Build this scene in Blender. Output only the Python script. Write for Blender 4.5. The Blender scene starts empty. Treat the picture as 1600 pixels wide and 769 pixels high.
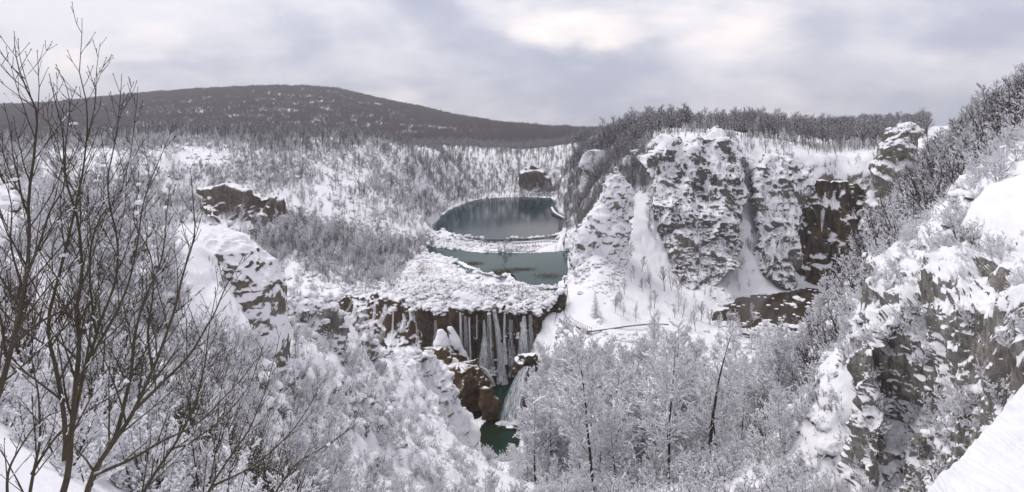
import bpy, math, random
import numpy as np
from mathutils import Vector, Matrix

# ------------------------------------------------------------------ camera, sky, sun, exposure
S = bpy.context.scene
COL = S.collection
F, CX, H0 = 953.0, 800.0, 205.0          # focal length and horizon in photo pixels (1600 x 769)
cam = bpy.data.objects.new('camera', bpy.data.cameras.new('camera'))
COL.objects.link(cam); S.camera = cam
cam.location = (0, 0, 0); cam.rotation_euler = (math.radians(90), 0, 0)
cam.data.sensor_width = 36; cam.data.lens = F / 1600 * 36
cam.data.shift_y = -(384.5 - H0) / 1600
cam.data.clip_start = .2; cam.data.clip_end = 30000

def nt(mat):
    mat.use_nodes = True; t = mat.node_tree; t.nodes.clear(); return t
class G:
    """tiny node builder"""
    def __init__(s, t): s.t = t
    def n(s, kind, **kw):
        nd = s.t.nodes.new(kind)
        for k, v in kw.items():
            if k.startswith('i_'):
                key = k[2:].replace('_', ' '); 
                tgt = nd.inputs[int(key)] if key.isdigit() else nd.inputs[key]
                if isinstance(v, bpy.types.NodeSocket): s.t.links.new(v, tgt)
                else: tgt.default_value = v
            else: setattr(nd, k, v)
        return nd
    def math(s, op, a, b=None, c=None, clamp=False):
        nd = s.t.nodes.new('ShaderNodeMath'); nd.operation = op; nd.use_clamp = clamp
        for i, v in enumerate((a, b, c)):
            if v is None: continue
            if isinstance(v, bpy.types.NodeSocket): s.t.links.new(v, nd.inputs[i])
            else: nd.inputs[i].default_value = v
        return nd.outputs[0]
    def mix(s, f, a, b):
        nd = s.t.nodes.new('ShaderNodeMix'); nd.data_type = 'RGBA'
        for i, v in ((0, f), (6, a), (7, b)):
            if isinstance(v, bpy.types.NodeSocket): s.t.links.new(v, nd.inputs[i])
            else: nd.inputs[i].default_value = v if i == 0 else (tuple(v) + (1,))[:4]
        return nd.outputs[2]
    def noise(s, vec, scale, detail=4, rough=.55, dist=0, out=0):
        nd = s.n('ShaderNodeTexNoise', i_Scale=scale, i_Detail=detail, i_Roughness=rough, i_Distortion=dist)
        if vec is not None: s.t.links.new(vec, nd.inputs['Vector'])
        return nd.outputs[out]
    def ramp(s, v, lo, hi, a=0., b=1.):
        nd = s.n('ShaderNodeMapRange', interpolation_type='SMOOTHSTEP', i_0=v, i_1=lo, i_2=hi, i_3=a, i_4=b)
        return nd.outputs[0]
    def scaled(s, vec, sc):
        return s.n('ShaderNodeMapping', i_Vector=vec, i_Scale=sc).outputs[0]

w = bpy.data.worlds.new('World'); S.world = w; w.use_nodes = True
t = w.node_tree; t.nodes.clear(); g = G(t)
SUN_EL, SUN_AZ = math.radians(62), math.radians(-50)      # azimuth measured from +Y towards +X
sky = g.n('ShaderNodeTexSky', sky_type='NISHITA', sun_disc=False)
sky.sun_elevation = SUN_EL; sky.sun_rotation = SUN_AZ
sky.air_density = 1; sky.dust_density = 2
co = g.n('ShaderNodeTexCoord').outputs['Generated']
sep = g.n('ShaderNodeSeparateXYZ', i_0=co)
zz = g.math('ADD', g.math('MAXIMUM', sep.outputs[2], 0.0), .42)
px_ = g.math('DIVIDE', sep.outputs[0], zz); py_ = g.math('DIVIDE', sep.outputs[1], zz)
cv = g.n('ShaderNodeCombineXYZ', i_0=px_, i_1=py_, i_2=2.3).outputs[0]   # clouds on a layer overhead
n1 = g.noise(g.scaled(cv, (1.5, 1.5, 1)), 1.0, 8, .52, .25)
n2 = g.noise(g.scaled(cv, (4.5, 5, 1)), 1.0, 7, .58, .3)
d = g.math('ADD', g.math('MULTIPLY', n1, .75), g.math('MULTIPLY', n2, .25))
cl = g.ramp(d, .38, .62)
# grey-violet cloud bases and brighter thin places
ccol = g.mix(cl, (4.5, 4.65, 5.7), (8.2, 7.95, 8.4))
hl = g.ramp(g.noise(g.scaled(cv, (1.9, 2.6, 1)), 1.0, 7, .52, .2, 0), .55, .75)
ccol = g.mix(hl, ccol, (10.6, 9.7, 9.3))
mixed = g.mix(.9, sky.outputs[0], ccol)
bg = g.n('ShaderNodeBackground', i_Color=mixed, i_Strength=.078)
t.links.new(bg.outputs[0], g.n('ShaderNodeOutputWorld').inputs[0])

sl = bpy.data.lights.new('sun', 'SUN'); sl.energy = 1.3; sl.angle = math.radians(30); sl.color = (1, .97, .93)
so = bpy.data.objects.new('sun', sl); COL.objects.link(so)
sd = Vector((math.sin(SUN_AZ) * math.cos(SUN_EL), math.cos(SUN_AZ) * math.cos(SUN_EL), math.sin(SUN_EL)))
so.rotation_euler = sd.to_track_quat('Z', 'Y').to_euler()
S.view_settings.view_transform = 'Standard'; S.view_settings.look = 'None'
S.view_settings.exposure = 0.68; S.view_settings.gamma = 1
S.render.engine = 'CYCLES'
S.cycles.max_bounces = 5; S.cycles.diffuse_bounces = 4; S.cycles.glossy_bounces = 2
S.cycles.transparent_max_bounces = 10; S.cycles.transmission_bounces = 2
S.cycles.use_denoising = True

# ------------------------------------------------------------------ helpers
def W(px, py, D): return ((px - CX) / F * D, D, -(py - H0) / F * D)
def at_z(px, py, z): return W(px, py, -z * F / (py - H0))
def tag(o, label=None, cat=None, group=None, kind=None):
    if label: o['label'] = label
    if cat: o['category'] = cat
    if group: o['group'] = group
    if kind: o['kind'] = kind
    return o
def mesh_from(name, V, Q, smooth=True, T=None):
    """V (n,3) floats, Q (m,4) quads (T: (k,3) triangles)"""
    m = bpy.data.meshes.new(name)
    V = np.asarray(V, np.float32); Q = np.asarray(Q, np.int32).reshape(-1, 4)
    nT = 0 if T is None else len(T)
    m.vertices.add(len(V)); m.vertices.foreach_set('co', V.ravel())
    li = Q.ravel() if nT == 0 else np.concatenate([Q.ravel(), np.asarray(T, np.int32).ravel()])
    m.loops.add(len(li)); m.loops.foreach_set('vertex_index', li.astype(np.int32))
    tot = np.concatenate([np.full(len(Q), 4), np.full(nT, 3)]).astype(np.int32)
    st = np.concatenate([[0], np.cumsum(tot)[:-1]]).astype(np.int32)
    m.polygons.add(len(tot)); m.polygons.foreach_set('loop_start', st)
    m.polygons.foreach_set('use_smooth', np.full(len(tot), smooth))
    m.update(calc_edges=True)
    return m
def obj(name, mesh, mats=(), parent=None):
    o = bpy.data.objects.new(name, mesh); COL.objects.link(o)
    for m in (mats if isinstance(mats, (list, tuple)) else [mats]): mesh.materials.append(m)
    if parent: o.parent = parent
    return o
def hash3(ix, iy, iz, seed):
    h = (ix.astype(np.int64) * 374761393 + iy.astype(np.int64) * 668265263 + iz.astype(np.int64) * 2147483647 + seed * 144665) & 0xffffffff
    h = ((h ^ (h >> 13)) * 1274126177) & 0xffffffff
    h = ((h ^ (h >> 16)) * 2246822519) & 0xffffffff
    return ((h ^ (h >> 15)) & 0xffffff) / float(0xffffff)
def vnoise(P, scale, seed=0):
    """value noise in -1..1; P (...,3)"""
    q = P / scale; i = np.floor(q); f = q - i; i = i.astype(np.int64)
    u = f * f * f * (f * (f * 6 - 15) + 10)
    r = 0
    for dx in (0, 1):
        wx = u[..., 0] if dx else 1 - u[..., 0]
        for dy in (0, 1):
            wy = u[..., 1] if dy else 1 - u[..., 1]
            for dz in (0, 1):
                wz = u[..., 2] if dz else 1 - u[..., 2]
                r = r + wx * wy * wz * hash3(i[..., 0] + dx, i[..., 1] + dy, i[..., 2] + dz, seed)
    return r * 2 - 1
def fbm(P, scale, octs, seed=0, gain=.5, lod=None, billow=False):
    """lod: array of smallest useful wavelength"""
    s, a, r = scale, 1.0, 0
    for k in range(octs):
        n = vnoise(P + 17.3 * k, s, seed + k)
        if billow: n = 1 - 2 * np.abs(n)
        if lod is not None: n = n * np.clip(s / lod - 1, 0, 1)
        r = r + a * n; s *= .47; a *= gain
    return r

# ------------------------------------------------------------------ materials
def pbsdf(g, **kw):
    b = g.n('ShaderNodeBsdfPrincipled')
    for k, v in kw.items():
        k = k.replace('_', ' ')
        if isinstance(v, bpy.types.NodeSocket): g.t.links.new(v, b.inputs[k])
        else: b.inputs[k].default_value = v
    g.t.links.new(b.outputs[0], g.n('ShaderNodeOutputMaterial').inputs[0])
    return b
SNOW = (.80, .795, .82)
def ground_mat(name, rockA, rockB, rockC, lo, hi, patch=.35, rough_scale=1.0, streak=0., bump=.5, big=1.):
    """rock with snow lying wherever the surface is flat enough"""
    m = bpy.data.materials.new(name); g = G(nt(m))
    geo = g.n('ShaderNodeNewGeometry'); pos = geo.outputs['Position']
    nz = g.n('ShaderNodeSeparateXYZ', i_0=geo.outputs['Normal']).outputs[2]
    a = g.noise(pos, .12 * rough_scale, 5, .6); b = g.noise(pos, .8 * rough_scale, 6, .65); c = g.noise(pos, 5 * rough_scale, 4, .6)
    v = g.math('ADD', g.math('MULTIPLY', g.math('SUBTRACT', a, .5), patch * big),
               g.math('ADD', g.math('MULTIPLY', g.math('SUBTRACT', b, .5), patch * 1.5),
                      g.math('MULTIPLY', g.math('SUBTRACT', c, .5), patch * .8)))
    s = g.ramp(g.math('ADD', nz, v), lo, hi)
    r1 = g.noise(pos, .35 * rough_scale, 6, .65); r2 = g.noise(pos, 2.5 * rough_scale, 5, .7)
    st = g.noise(g.scaled(pos, (1, 1, .08)), 1.2 * rough_scale, 5, .6)
    rk = g.mix(g.ramp(r1, .35, .65), rockA, rockB)
    rk = g.mix(g.math('MULTIPLY', g.ramp(r2, .45, .75), .7), rk, rockC)
    if streak: rk = g.mix(g.math('MULTIPLY', g.ramp(st, .48, .6), streak), rk, tuple(x * .35 for x in rockA))
    col = g.mix(s, rk, SNOW)
    h = g.math('ADD', g.math('MULTIPLY', r1, 1.0), g.math('MULTIPLY', r2, .35))
    hs = g.math('MULTIPLY', b, .35)
    hm = g.math('ADD', g.math('MULTIPLY', h, g.math('SUBTRACT', 1, s)), g.math('MULTIPLY', hs, s))
    bp = g.n('ShaderNodeBump', i_Strength=bump, i_Distance=.6 / rough_scale, i_Height=hm)
    pbsdf(g, Base_Color=col, Roughness=.85, Normal=bp.outputs[0], Specular_IOR_Level=.2)
    return m
M = {}
M['terrain'] = ground_mat('snowy ground', (.15, .135, .115), (.23, .21, .18), (.08, .07, .055), .16, .30, .65)
M['rock'] = ground_mat('grey limestone', (.15, .135, .115), (.27, .245, .21), (.07, .06, .05), .30, .44, .7, 1.0, .5, .9, big=1.6)
M['rock_near'] = ground_mat('near limestone', (.19, .178, .16), (.34, .32, .29), (.09, .084, .074), .24, .34, .85, 2.0, .5, 1.2, big=3.2)
M['tufa'] = ground_mat('wet brown tufa', (.05, .04, .032), (.11, .075, .045), (.028, .024, .02), .62, .78, .5, 1.0, .75, 1.0)
M['moss_snow'] = ground_mat('snowy tufa steps', (.085, .06, .04), (.12, .085, .05), (.04, .03, .02), .42, .58, .8, 1.0, .4, .9)
M['moss'] = ground_mat('rusty moss', (.06, .042, .024), (.12, .075, .038), (.035, .028, .018), .74, 1.0, .5, 1.5, .3, 1.0)
M['bank'] = ground_mat('packed snow', (.5, .5, .5), (.5, .5, .5), (.4, .4, .4), -1, -.9, 0, 6, 0, .25)

def bark_mat(name, c1, c2, lo, hi, amt=1.0, nscale=1.5):
    m = bpy.data.materials.new(name); g = G(nt(m))
    geo = g.n('ShaderNodeNewGeometry')
    nz = g.n('ShaderNodeSeparateXYZ', i_0=geo.outputs['True Normal']).outputs[2]
    n = g.noise(geo.outputs['Position'], nscale, 3, .6)
    s = g.ramp(g.math('ADD', nz, g.math('MULTIPLY', g.math('SUBTRACT', n, .5), 1.6)), lo, hi, 0, amt)
    bk = g.mix(g.noise(geo.outputs['Position'], 4.0, 3), c1, c2)
    pbsdf(g, Base_Color=g.mix(s, bk, SNOW), Roughness=.9, Specular_IOR_Level=.15)
    return m
M['bark'] = bark_mat('dark bark', (.04, .032, .027), (.085, .07, .06), .55, .8, .8)
M['bark_frost'] = bark_mat('snowy twigs', (.04, .031, .025), (.085, .066, .054), -.02, .28, .97)
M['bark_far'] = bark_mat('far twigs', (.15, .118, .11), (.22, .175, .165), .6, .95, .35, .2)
M['bark_near'] = bark_mat('near bark', (.045, .037, .026), (.10, .082, .06), .75, 1.1, .8, 6.0)
M['needle'] = bark_mat('snowy needles', (.02, .035, .02), (.04, .06, .035), .15, .5, .95, 3.0)
m = bpy.data.materials.new('snow'); g = G(nt(m)); geo = g.n('ShaderNodeNewGeometry')
bp = g.n('ShaderNodeBump', i_Strength=.3, i_Distance=.1, i_Height=g.noise(geo.outputs['Position'], 3, 4))
pbsdf(g, Base_Color=SNOW + (1,), Roughness=.8, Normal=bp.outputs[0], Specular_IOR_Level=.2); M['snow'] = m

def water_mat(name, c1, c2, rough, bump, scale, mscale=.02, spec=.22):
    m = bpy.data.materials.new(name); g = G(nt(m)); pos = g.n('ShaderNodeNewGeometry').outputs['Position']
    col = g.mix(g.ramp(g.noise(pos, mscale, 4), .35, .65), c1, c2)
    bp = g.n('ShaderNodeBump', i_Strength=bump, i_Distance=.05, i_Height=g.noise(g.scaled(pos, (1, .6, 1)), scale, 4))
    pbsdf(g, Base_Color=col, Roughness=rough, IOR=1.33, Normal=bp.outputs[0], Specular_IOR_Level=spec); return m
M['lake_far'] = water_mat('dark lake water', (.005, .021, .029), (.009, .030, .038), .10, .06, .8, spec=.15)
M['lake_near'] = water_mat('teal lake water', (.010, .040, .034), (.017, .052, .044), .08, .08, .8, spec=.15)
M['pool'] = water_mat('green pool water', (.008, .028, .017), (.016, .022, .012), .10, .3, 1.5, .06)
M['stream'] = water_mat('brown stream water', (.03, .022, .013), (.05, .035, .02), .15, .5, 1.5, .1)
m = bpy.data.materials.new('falling water'); g = G(nt(m))
uv = g.n('ShaderNodeUVMap').outputs[0]
su = g.n('ShaderNodeSeparateXYZ', i_0=uv)
n = g.noise(g.scaled(uv, (9, .8, 1)), 3.0, 5, .65)
edge = g.ramp(g.math('ABSOLUTE', g.math('SUBTRACT', su.outputs[0], .5)), .25, .5, 1, 0)
al = g.math('MULTIPLY', g.ramp(n, .38, .62, .15, .95), edge)
b = g.n('ShaderNodeBsdfPrincipled'); b.inputs['Base Color'].default_value = (.78, .80, .83, 1); b.inputs['Roughness'].default_value = .6
mx = g.n('ShaderNodeMixShader', i_0=al, i_1=g.n('ShaderNodeBsdfTransparent').outputs[0], i_2=b.outputs[0])
g.t.links.new(mx.outputs[0], g.n('ShaderNodeOutputMaterial').inputs[0]); M['fall'] = m
m = m.copy(); m.name = 'misty water'
for nd in m.node_tree.nodes:
    if nd.type == 'MAP_RANGE' and abs(nd.inputs[4].default_value - .95) < .01: nd.inputs[3].default_value = .03; nd.inputs[4].default_value = .5
M['mist'] = m
m = bpy.data.materials.new('weathered wood'); g = G(nt(m)); pos = g.n('ShaderNodeNewGeometry').outputs['Position']
pbsdf(g, Base_Color=g.mix(g.noise(pos, 3, 4), (.10, .085, .07), (.2, .17, .14)), Roughness=.85); M['wood'] = m

# ------------------------------------------------------------------ terrain height
# control points: photo column -> (distance, photo row) where seen, (distance, 'z', height) where hidden
Zp = lambda z: ('z', z)
CTRL = {
 -500: [(3,Zp(-3)),(15,Zp(-2)),(40,Zp(4)),(100,Zp(10)),(300,Zp(-15)),(500,Zp(-10)),(1500,Zp(25)),(2600,Zp(60)),(6000,Zp(30))],
 -200: [(3,Zp(-3)),(10,Zp(-4.5)),(25,Zp(-3)),(50,Zp(0)),(100,Zp(-5)),(200,Zp(-60)),(330,Zp(-75)),(450,Zp(-19)),(700,Zp(-10)),(1500,Zp(24)),(2600,Zp(90)),(6000,Zp(30))],
 0:   [(3,Zp(-3)),(10,Zp(-6.5)),(20,600),(30,430),(45,285),(60,Zp(-6)),(150,Zp(-50)),(300,Zp(-79)),(380,Zp(-60)),(450,245),(700,222),(1500,200),(2600,174),(3300,Zp(60)),(6000,Zp(30))],
 150: [(3,Zp(-3)),(10,Zp(-7.5)),(20,700),(35,500),(50,335),(62,Zp(-12)),(150,Zp(-60)),(290,Zp(-80)),(370,Zp(-62)),(450,243),(700,222),(1500,201),(2600,158),(3300,Zp(100)),(6000,Zp(30))],
 300: [(3,Zp(-3.2)),(12,Zp(-8.5)),(25,700),(40,520),(52,385),(57,366),(66,Zp(-22)),(120,Zp(-70)),(290,Zp(-80)),(360,Zp(-66)),(400,330),(450,240),(700,224),(1500,203),(2600,144),(3300,Zp(130)),(6000,Zp(30))],
 345: [(50,450),(60,385),(64,368),(74,Zp(-28))],
 400: [(3,Zp(-3.5)),(15,Zp(-11)),(30,760),(50,560),(66,440),(70,418),(80,Zp(-35)),(120,Zp(-75)),(290,Zp(-82)),(330,Zp(-77)),(375,365),(390,330),(420,292),(460,240),(700,225),(1500,205),(2600,140),(3300,Zp(140)),(6000,Zp(30))],
 450: [(15,Zp(-12)),(40,800),(60,640),(80,520),(92,468),(105,Zp(-50)),(140,Zp(-85)),(290,Zp(-84)),(325,440),(360,380),(420,300),(480,238),(700,226),(1500,206),(2600,137)],
 520: [(3,Zp(-3.5)),(20,Zp(-15)),(45,850),(70,680),(95,540),(108,492),(125,Zp(-60)),(160,Zp(-95)),(230,Zp(-106)),(292,Zp(-106)),(303,Zp(-84)),(312,452),(340,410),(430,310),(520,236),(800,226),(1500,208),(2600,141),(3300,Zp(120)),(6000,Zp(30))],
 580: [(50,900),(80,700),(110,590),(122,552),(140,Zp(-75)),(180,Zp(-105)),(240,Zp(-106)),(286,Zp(-106)),(297,Zp(-86)),(308,455),(330,430),(420,340),(560,234),(1500,210),(2600,155)],
 640: [(3,Zp(-3.5)),(25,Zp(-18)),(60,850),(100,680),(130,585),(142,570),(160,Zp(-85)),(200,Zp(-107)),(250,Zp(-108)),(277,Zp(-106)),(287,Zp(-84)),(310,440),(360,412),(450,330),(600,233),(1500,211),(2600,168),(3300,Zp(60)),(6000,Zp(20))],
 690: [(150,690),(170,640),(190,625),(215,Zp(-106)),(245,Zp(-103)),(273,Zp(-106)),(282,Zp(-84)),(310,440),(360,Zp(-79)),(430,Zp(-76)),(572,332),(620,300),(700,238),(1500,213),(2600,180)],
 740: [(3,Zp(-3.5)),(30,Zp(-22)),(80,850),(140,770),(180,715),(205,Zp(-112)),(240,Zp(-112)),(275,Zp(-113)),(283,Zp(-84)),(310,Zp(-80)),(360,Zp(-80)),(430,Zp(-76)),(670,312),(730,290),(800,245),(1000,228),(1500,214),(2600,193),(3300,Zp(20)),(6000,Zp(20))],
 800: [(80,Zp(-52)),(130,Zp(-83)),(170,Zp(-98)),(205,Zp(-112)),(240,Zp(-112)),(275,Zp(-113)),(283,Zp(-84)),(310,Zp(-80)),(360,Zp(-80)),(430,Zp(-76)),(690,310),(740,290),(820,245),(1000,232),(2600,209)],
 840: [(3,Zp(-3.5)),(30,Zp(-22)),(80,Zp(-50)),(130,Zp(-78)),(170,Zp(-92)),(205,Zp(-100)),(225,Zp(-95)),(250,Zp(-96)),(272,Zp(-88)),(284,Zp(-82)),(310,Zp(-80)),(360,Zp(-80)),(430,Zp(-76)),(715,304),(750,285),(820,246),(1000,236),(2600,212),(3300,Zp(-20)),(6000,Zp(0))],
 890: [(80,Zp(-48)),(130,Zp(-74)),(170,Zp(-86)),(205,Zp(-90)),(250,Zp(-88)),(275,Zp(-83)),(300,458),(340,Zp(-78)),(380,395),(430,372),(480,345),(560,315),(715,302),(760,280),(860,246),(1100,236),(2600,214)],
 930: [(3,Zp(-3.5)),(40,Zp(-28)),(100,Zp(-58)),(150,Zp(-76)),(200,Zp(-88)),(240,Zp(-86)),(262,510),(290,455),(320,400),(350,375),(400,330),(450,290),(520,240),(600,222),(900,215),(2600,205),(6000,Zp(0))],
 990: [(70,Zp(-41)),(100,Zp(-55)),(150,Zp(-76)),(200,Zp(-88)),(240,Zp(-89)),(268,512),(300,465),(340,400),(370,340),(400,300),(430,245),(470,222),(600,212),(900,208)],
 1050:[(3,Zp(-3.5)),(70,Zp(-41)),(100,Zp(-55)),(150,Zp(-76)),(200,Zp(-88)),(240,Zp(-90)),(275,510),(310,470),(345,430),(372,360),(385,300),(400,240),(430,215),(600,210),(900,207),(2600,Zp(-5)),(6000,Zp(0))],
 1120:[(70,Zp(-40)),(100,Zp(-54)),(150,Zp(-74)),(200,Zp(-88)),(250,Zp(-92)),(310,488),(335,455),(360,425),(378,360),(390,290),(405,230),(430,214),(600,209),(900,206)],
 1175:[(3,Zp(-4.5)),(60,Zp(-37)),(100,Zp(-53)),(150,Zp(-74)),(200,Zp(-88)),(250,Zp(-93)),(300,Zp(-95)),(340,462),(365,410),(380,370),(405,300),(430,235),(470,216),(600,210),(900,206),(2600,Zp(-5)),(6000,Zp(0))],
 1225:[(60,Zp(-37)),(90,Zp(-46)),(120,Zp(-60)),(160,Zp(-82)),(250,Zp(-93)),(300,Zp(-95)),(350,Zp(-95)),(372,438),(385,380),(398,300),(412,250),(440,222),(600,212),(900,206)],
 1280:[(3,Zp(-4.5)),(50,Zp(-30)),(80,Zp(-37)),(105,Zp(-36)),(125,Zp(-42)),(160,Zp(-72)),(250,Zp(-93)),(300,Zp(-95)),(375,Zp(-95)),(395,Zp(-92)),(404,Zp(-38)),(440,240),(600,220),(900,206),(2600,Zp(-5)),(6000,Zp(0))],
 1350:[(25,Zp(-24)),(48,Zp(-38)),(58,Zp(-34)),(66,Zp(-19)),(74,480),(100,425),(140,385),(165,Zp(-40)),(200,Zp(-70)),(300,Zp(-92)),(375,Zp(-92)),(392,Zp(-90)),(402,Zp(-36)),(440,236),(600,222),(900,206)],
 1400:[(3,Zp(-4.5)),(25,Zp(-22)),(47,Zp(-36)),(56,Zp(-30)),(61,Zp(-15.5)),(66,440),(84,392),(120,352),(180,318),(240,290),(300,Zp(-34)),(370,Zp(-30)),(400,Zp(-20)),(440,232),(600,215),(900,203),(2600,Zp(0)),(6000,Zp(0))],
 1500:[(15,Zp(-15)),(36,Zp(-28)),(44,Zp(-24)),(49,Zp(-14)),(53,455),(55,372),(75,310),(110,262),(180,225),(300,205),(500,200)],
 1600:[(3,Zp(-4.5)),(12,Zp(-12)),(28,Zp(-20)),(36,Zp(-18)),(40,Zp(-11.5)),(43,440),(48,350),(58,250),(90,190),(150,160),(300,165),(600,Zp(15)),(2600,Zp(10)),(6000,Zp(10))],
 1700:[(3,Zp(-4.5)),(12,Zp(-12)),(30,Zp(-19)),(38,Zp(-14)),(46,Zp(-8))],
 1800:[(3,Zp(-4.5)),(12,Zp(-10)),(32,Zp(-14)),(60,Zp(4)),(150,Zp(20)),(400,Zp(24)),(900,Zp(20)),(2600,Zp(15))],
 2200:[(3,Zp(-4.5)),(20,Zp(1)),(60,Zp(14)),(150,Zp(26)),(400,Zp(30)),(2600,Zp(20)),(6000,Zp(15))],
}
VS = 1.0
uvp, zp = [], []
for c, pts in CTRL.items():
    for p in pts:
        if isinstance(p[1], tuple): z = p[1][1]
        else: z = -(p[1] - H0) / F * p[0]
        uvp.append(((c - CX) / F, VS * math.log(p[0]))); zp.append(z)
uvp = np.array(uvp); zp = np.array(zp); NC = len(zp); EPS = .012
def kern(d2): return np.sqrt(d2 + EPS * EPS)
A = np.zeros((NC + 3, NC + 3))
A[:NC, :NC] = kern(((uvp[:, None] - uvp[None]) ** 2).sum(-1)); A[:NC, NC] = 1; A[:NC, NC + 1:] = uvp
A[NC:, :NC] = A[:NC, NC:].T
RC = np.linalg.solve(A, np.concatenate([zp, np.zeros(3)]))
def zbase(u, v):
    out = np.empty(u.shape).ravel(); U = u.ravel(); Vv = v.ravel()
    for i in range(0, len(U), 20000):
        a, b = U[i:i + 20000], Vv[i:i + 20000]
        k = kern((a[:, None] - uvp[None, :, 0]) ** 2 + (b[:, None] - uvp[None, :, 1]) ** 2)
        out[i:i + 20000] = k @ RC[:NC] + RC[NC] + RC[NC + 1] * a + RC[NC + 2] * b
    return out.reshape(u.shape)
# water bodies (outline seen in the photo, at the water level)
def poly(z, pts): return np.array([at_z(a, b, z)[:2] for a, b in pts])
Z_L1, Z_L2, Z_PO, Z_ST = -75.0, -78.0, -111.0, -94.0
L1 = poly(Z_L1, [(668,362),(672,352),(690,338),(706,325),(735,314),(760,310),(800,308.5),(860,309),(872,315),(870,324),(882,338),(884,350),(880,362),(865,366),(840,370),(800,372),(760,372),(720,368),(695,362),(680,364)])
L2 = poly(Z_L2, [(664,384),(690,388),(720,391),(760,395),(800,396),(850,394),(888,392),(890,410),(886,432),(874,446),(850,448),(826,446),(806,438),(800,428),(780,430),(745,420),(715,408),(690,400),(668,396)])
PO = poly(Z_PO, [(758,598),(766,594),(800,592),(812,604),(822,620),(826,650),(818,680),(800,712),(770,720),(756,700),(752,670),(764,640),(758,620)])
ST = poly(Z_ST, [(1110,496),(1140,474),(1160,462),(1200,460),(1250,452),(1290,456),(1310,480),(1300,500),(1255,506),(1200,510),(1160,512),(1120,508)])
def sdist(X, Y, P):
    """signed distance to polygon, negative inside"""
    d2 = np.full(X.shape, 1e18); ins = np.zeros(X.shape, bool)
    for i in range(len(P)):
        a, b = P[i], P[(i + 1) % len(P)]
        e = b - a; wx, wy = X - a[0], Y - a[1]
        tt = np.clip((wx * e[0] + wy * e[1]) / (e @ e), 0, 1)
        d2 = np.minimum(d2, (wx - e[0] * tt) ** 2 + (wy - e[1] * tt) ** 2)
        c = ((a[1] <= Y) != (b[1] <= Y)) & (X < (b[0] - a[0]) * (Y - a[1]) / (b[1] - a[1] + 1e-12) + a[0])
        ins ^= c
    return np.where(ins, -1, 1) * np.sqrt(d2)
pxs = np.concatenate([np.linspace(-500, -20, 70, endpoint=False), np.linspace(-20, 1620, 1000), np.linspace(1620, 2200, 70)[1:]])
lds = np.linspace(math.log(2.2), math.log(6000), 1100)
PXG, LDG = np.meshgrid(pxs, lds, indexing='ij')
# coarse evaluation then interpolation of the smooth base
pc = pxs[::3]; pc = np.append(pc, pxs[-1]) if pc[-1] != pxs[-1] else pc
lc = lds[::2]; lc = np.append(lc, lds[-1]) if lc[-1] != lds[-1] else lc
pcg, lcg = np.meshgrid(pc, lc, indexing='ij')
ZC = zbase((pcg - CX) / F, lcg * VS)
tmp = np.array([np.interp(lds, lc, r) for r in ZC])
ZG = np.array([np.interp(pxs, pc, tmp[:, j]) for j in range(len(lds))]).T
DG = np.exp(LDG); XG = (PXG - CX) / F * DG
P3 = np.stack([XG, DG, ZG], -1)
lod = 3.0 * DG / 610
amp = np.interp(LDG, np.log([3, 20, 100, 600, 3000]), [.1, .8, 4, 7, 25])
ZG = ZG + amp * .25 * fbm(P3, 60, 3, 5, .5, lod) * np.clip(DG / 60, 0, 1)
def carve(ZG, P, z, soft, depth=2.0, lip=.6):
    d = sdist(XG, DG, P) + 2.0 * vnoise(np.stack([XG, DG, XG * 0], -1), 7, 3)
    k = np.clip(1 - d / soft, 0, 1)
    out = np.where(d > 0, ZG * (1 - k) + np.maximum(ZG, z + lip + .3 * d) * k, ZG)
    k2 = np.clip(1 - d / (soft * 1.5), 0, 1) ** 2      # pull the bank to the water level
    out = np.where(d > 0, out * (1 - k2) + (z + lip) * k2, z - np.clip(-d * .8, .3, depth))
    return out
ZG = carve(ZG, L1, Z_L1, 5); ZG = carve(ZG, L2, Z_L2, 6); ZG = carve(ZG, PO, Z_PO, 6, lip=.4); ZG = carve(ZG, ST, Z_ST, 9, .5, .3)
import bisect
PXL = list(pxs); LDA, LDB = lds[0], lds[1] - lds[0]
def ground(px, D):
    i0 = min(max(bisect.bisect_right(PXL, px) - 1, 0), len(PXL) - 2); a = min(max((px - PXL[i0]) / (PXL[i0 + 1] - PXL[i0]), 0), 1)
    j = min(max((math.log(max(D, 2.3)) - LDA) / LDB, 0), len(lds) - 1.001); j0 = int(j); b = j - j0
    return ((ZG[i0, j0] * (1 - b) + ZG[i0, j0 + 1] * b) * (1 - a) + (ZG[i0 + 1, j0] * (1 - b) + ZG[i0 + 1, j0 + 1] * b) * a)
def slope_at(px, D):
    dz = (ground(px, D * 1.01) - ground(px, D * .99)) / (D * .02)
    dx = (ground(px + 6, D) - ground(px - 6, D)) / (12 / F * D)
    return math.hypot(dz, dx)
def gxy(x, y): return ground(x / y * F + CX, y)

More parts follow.
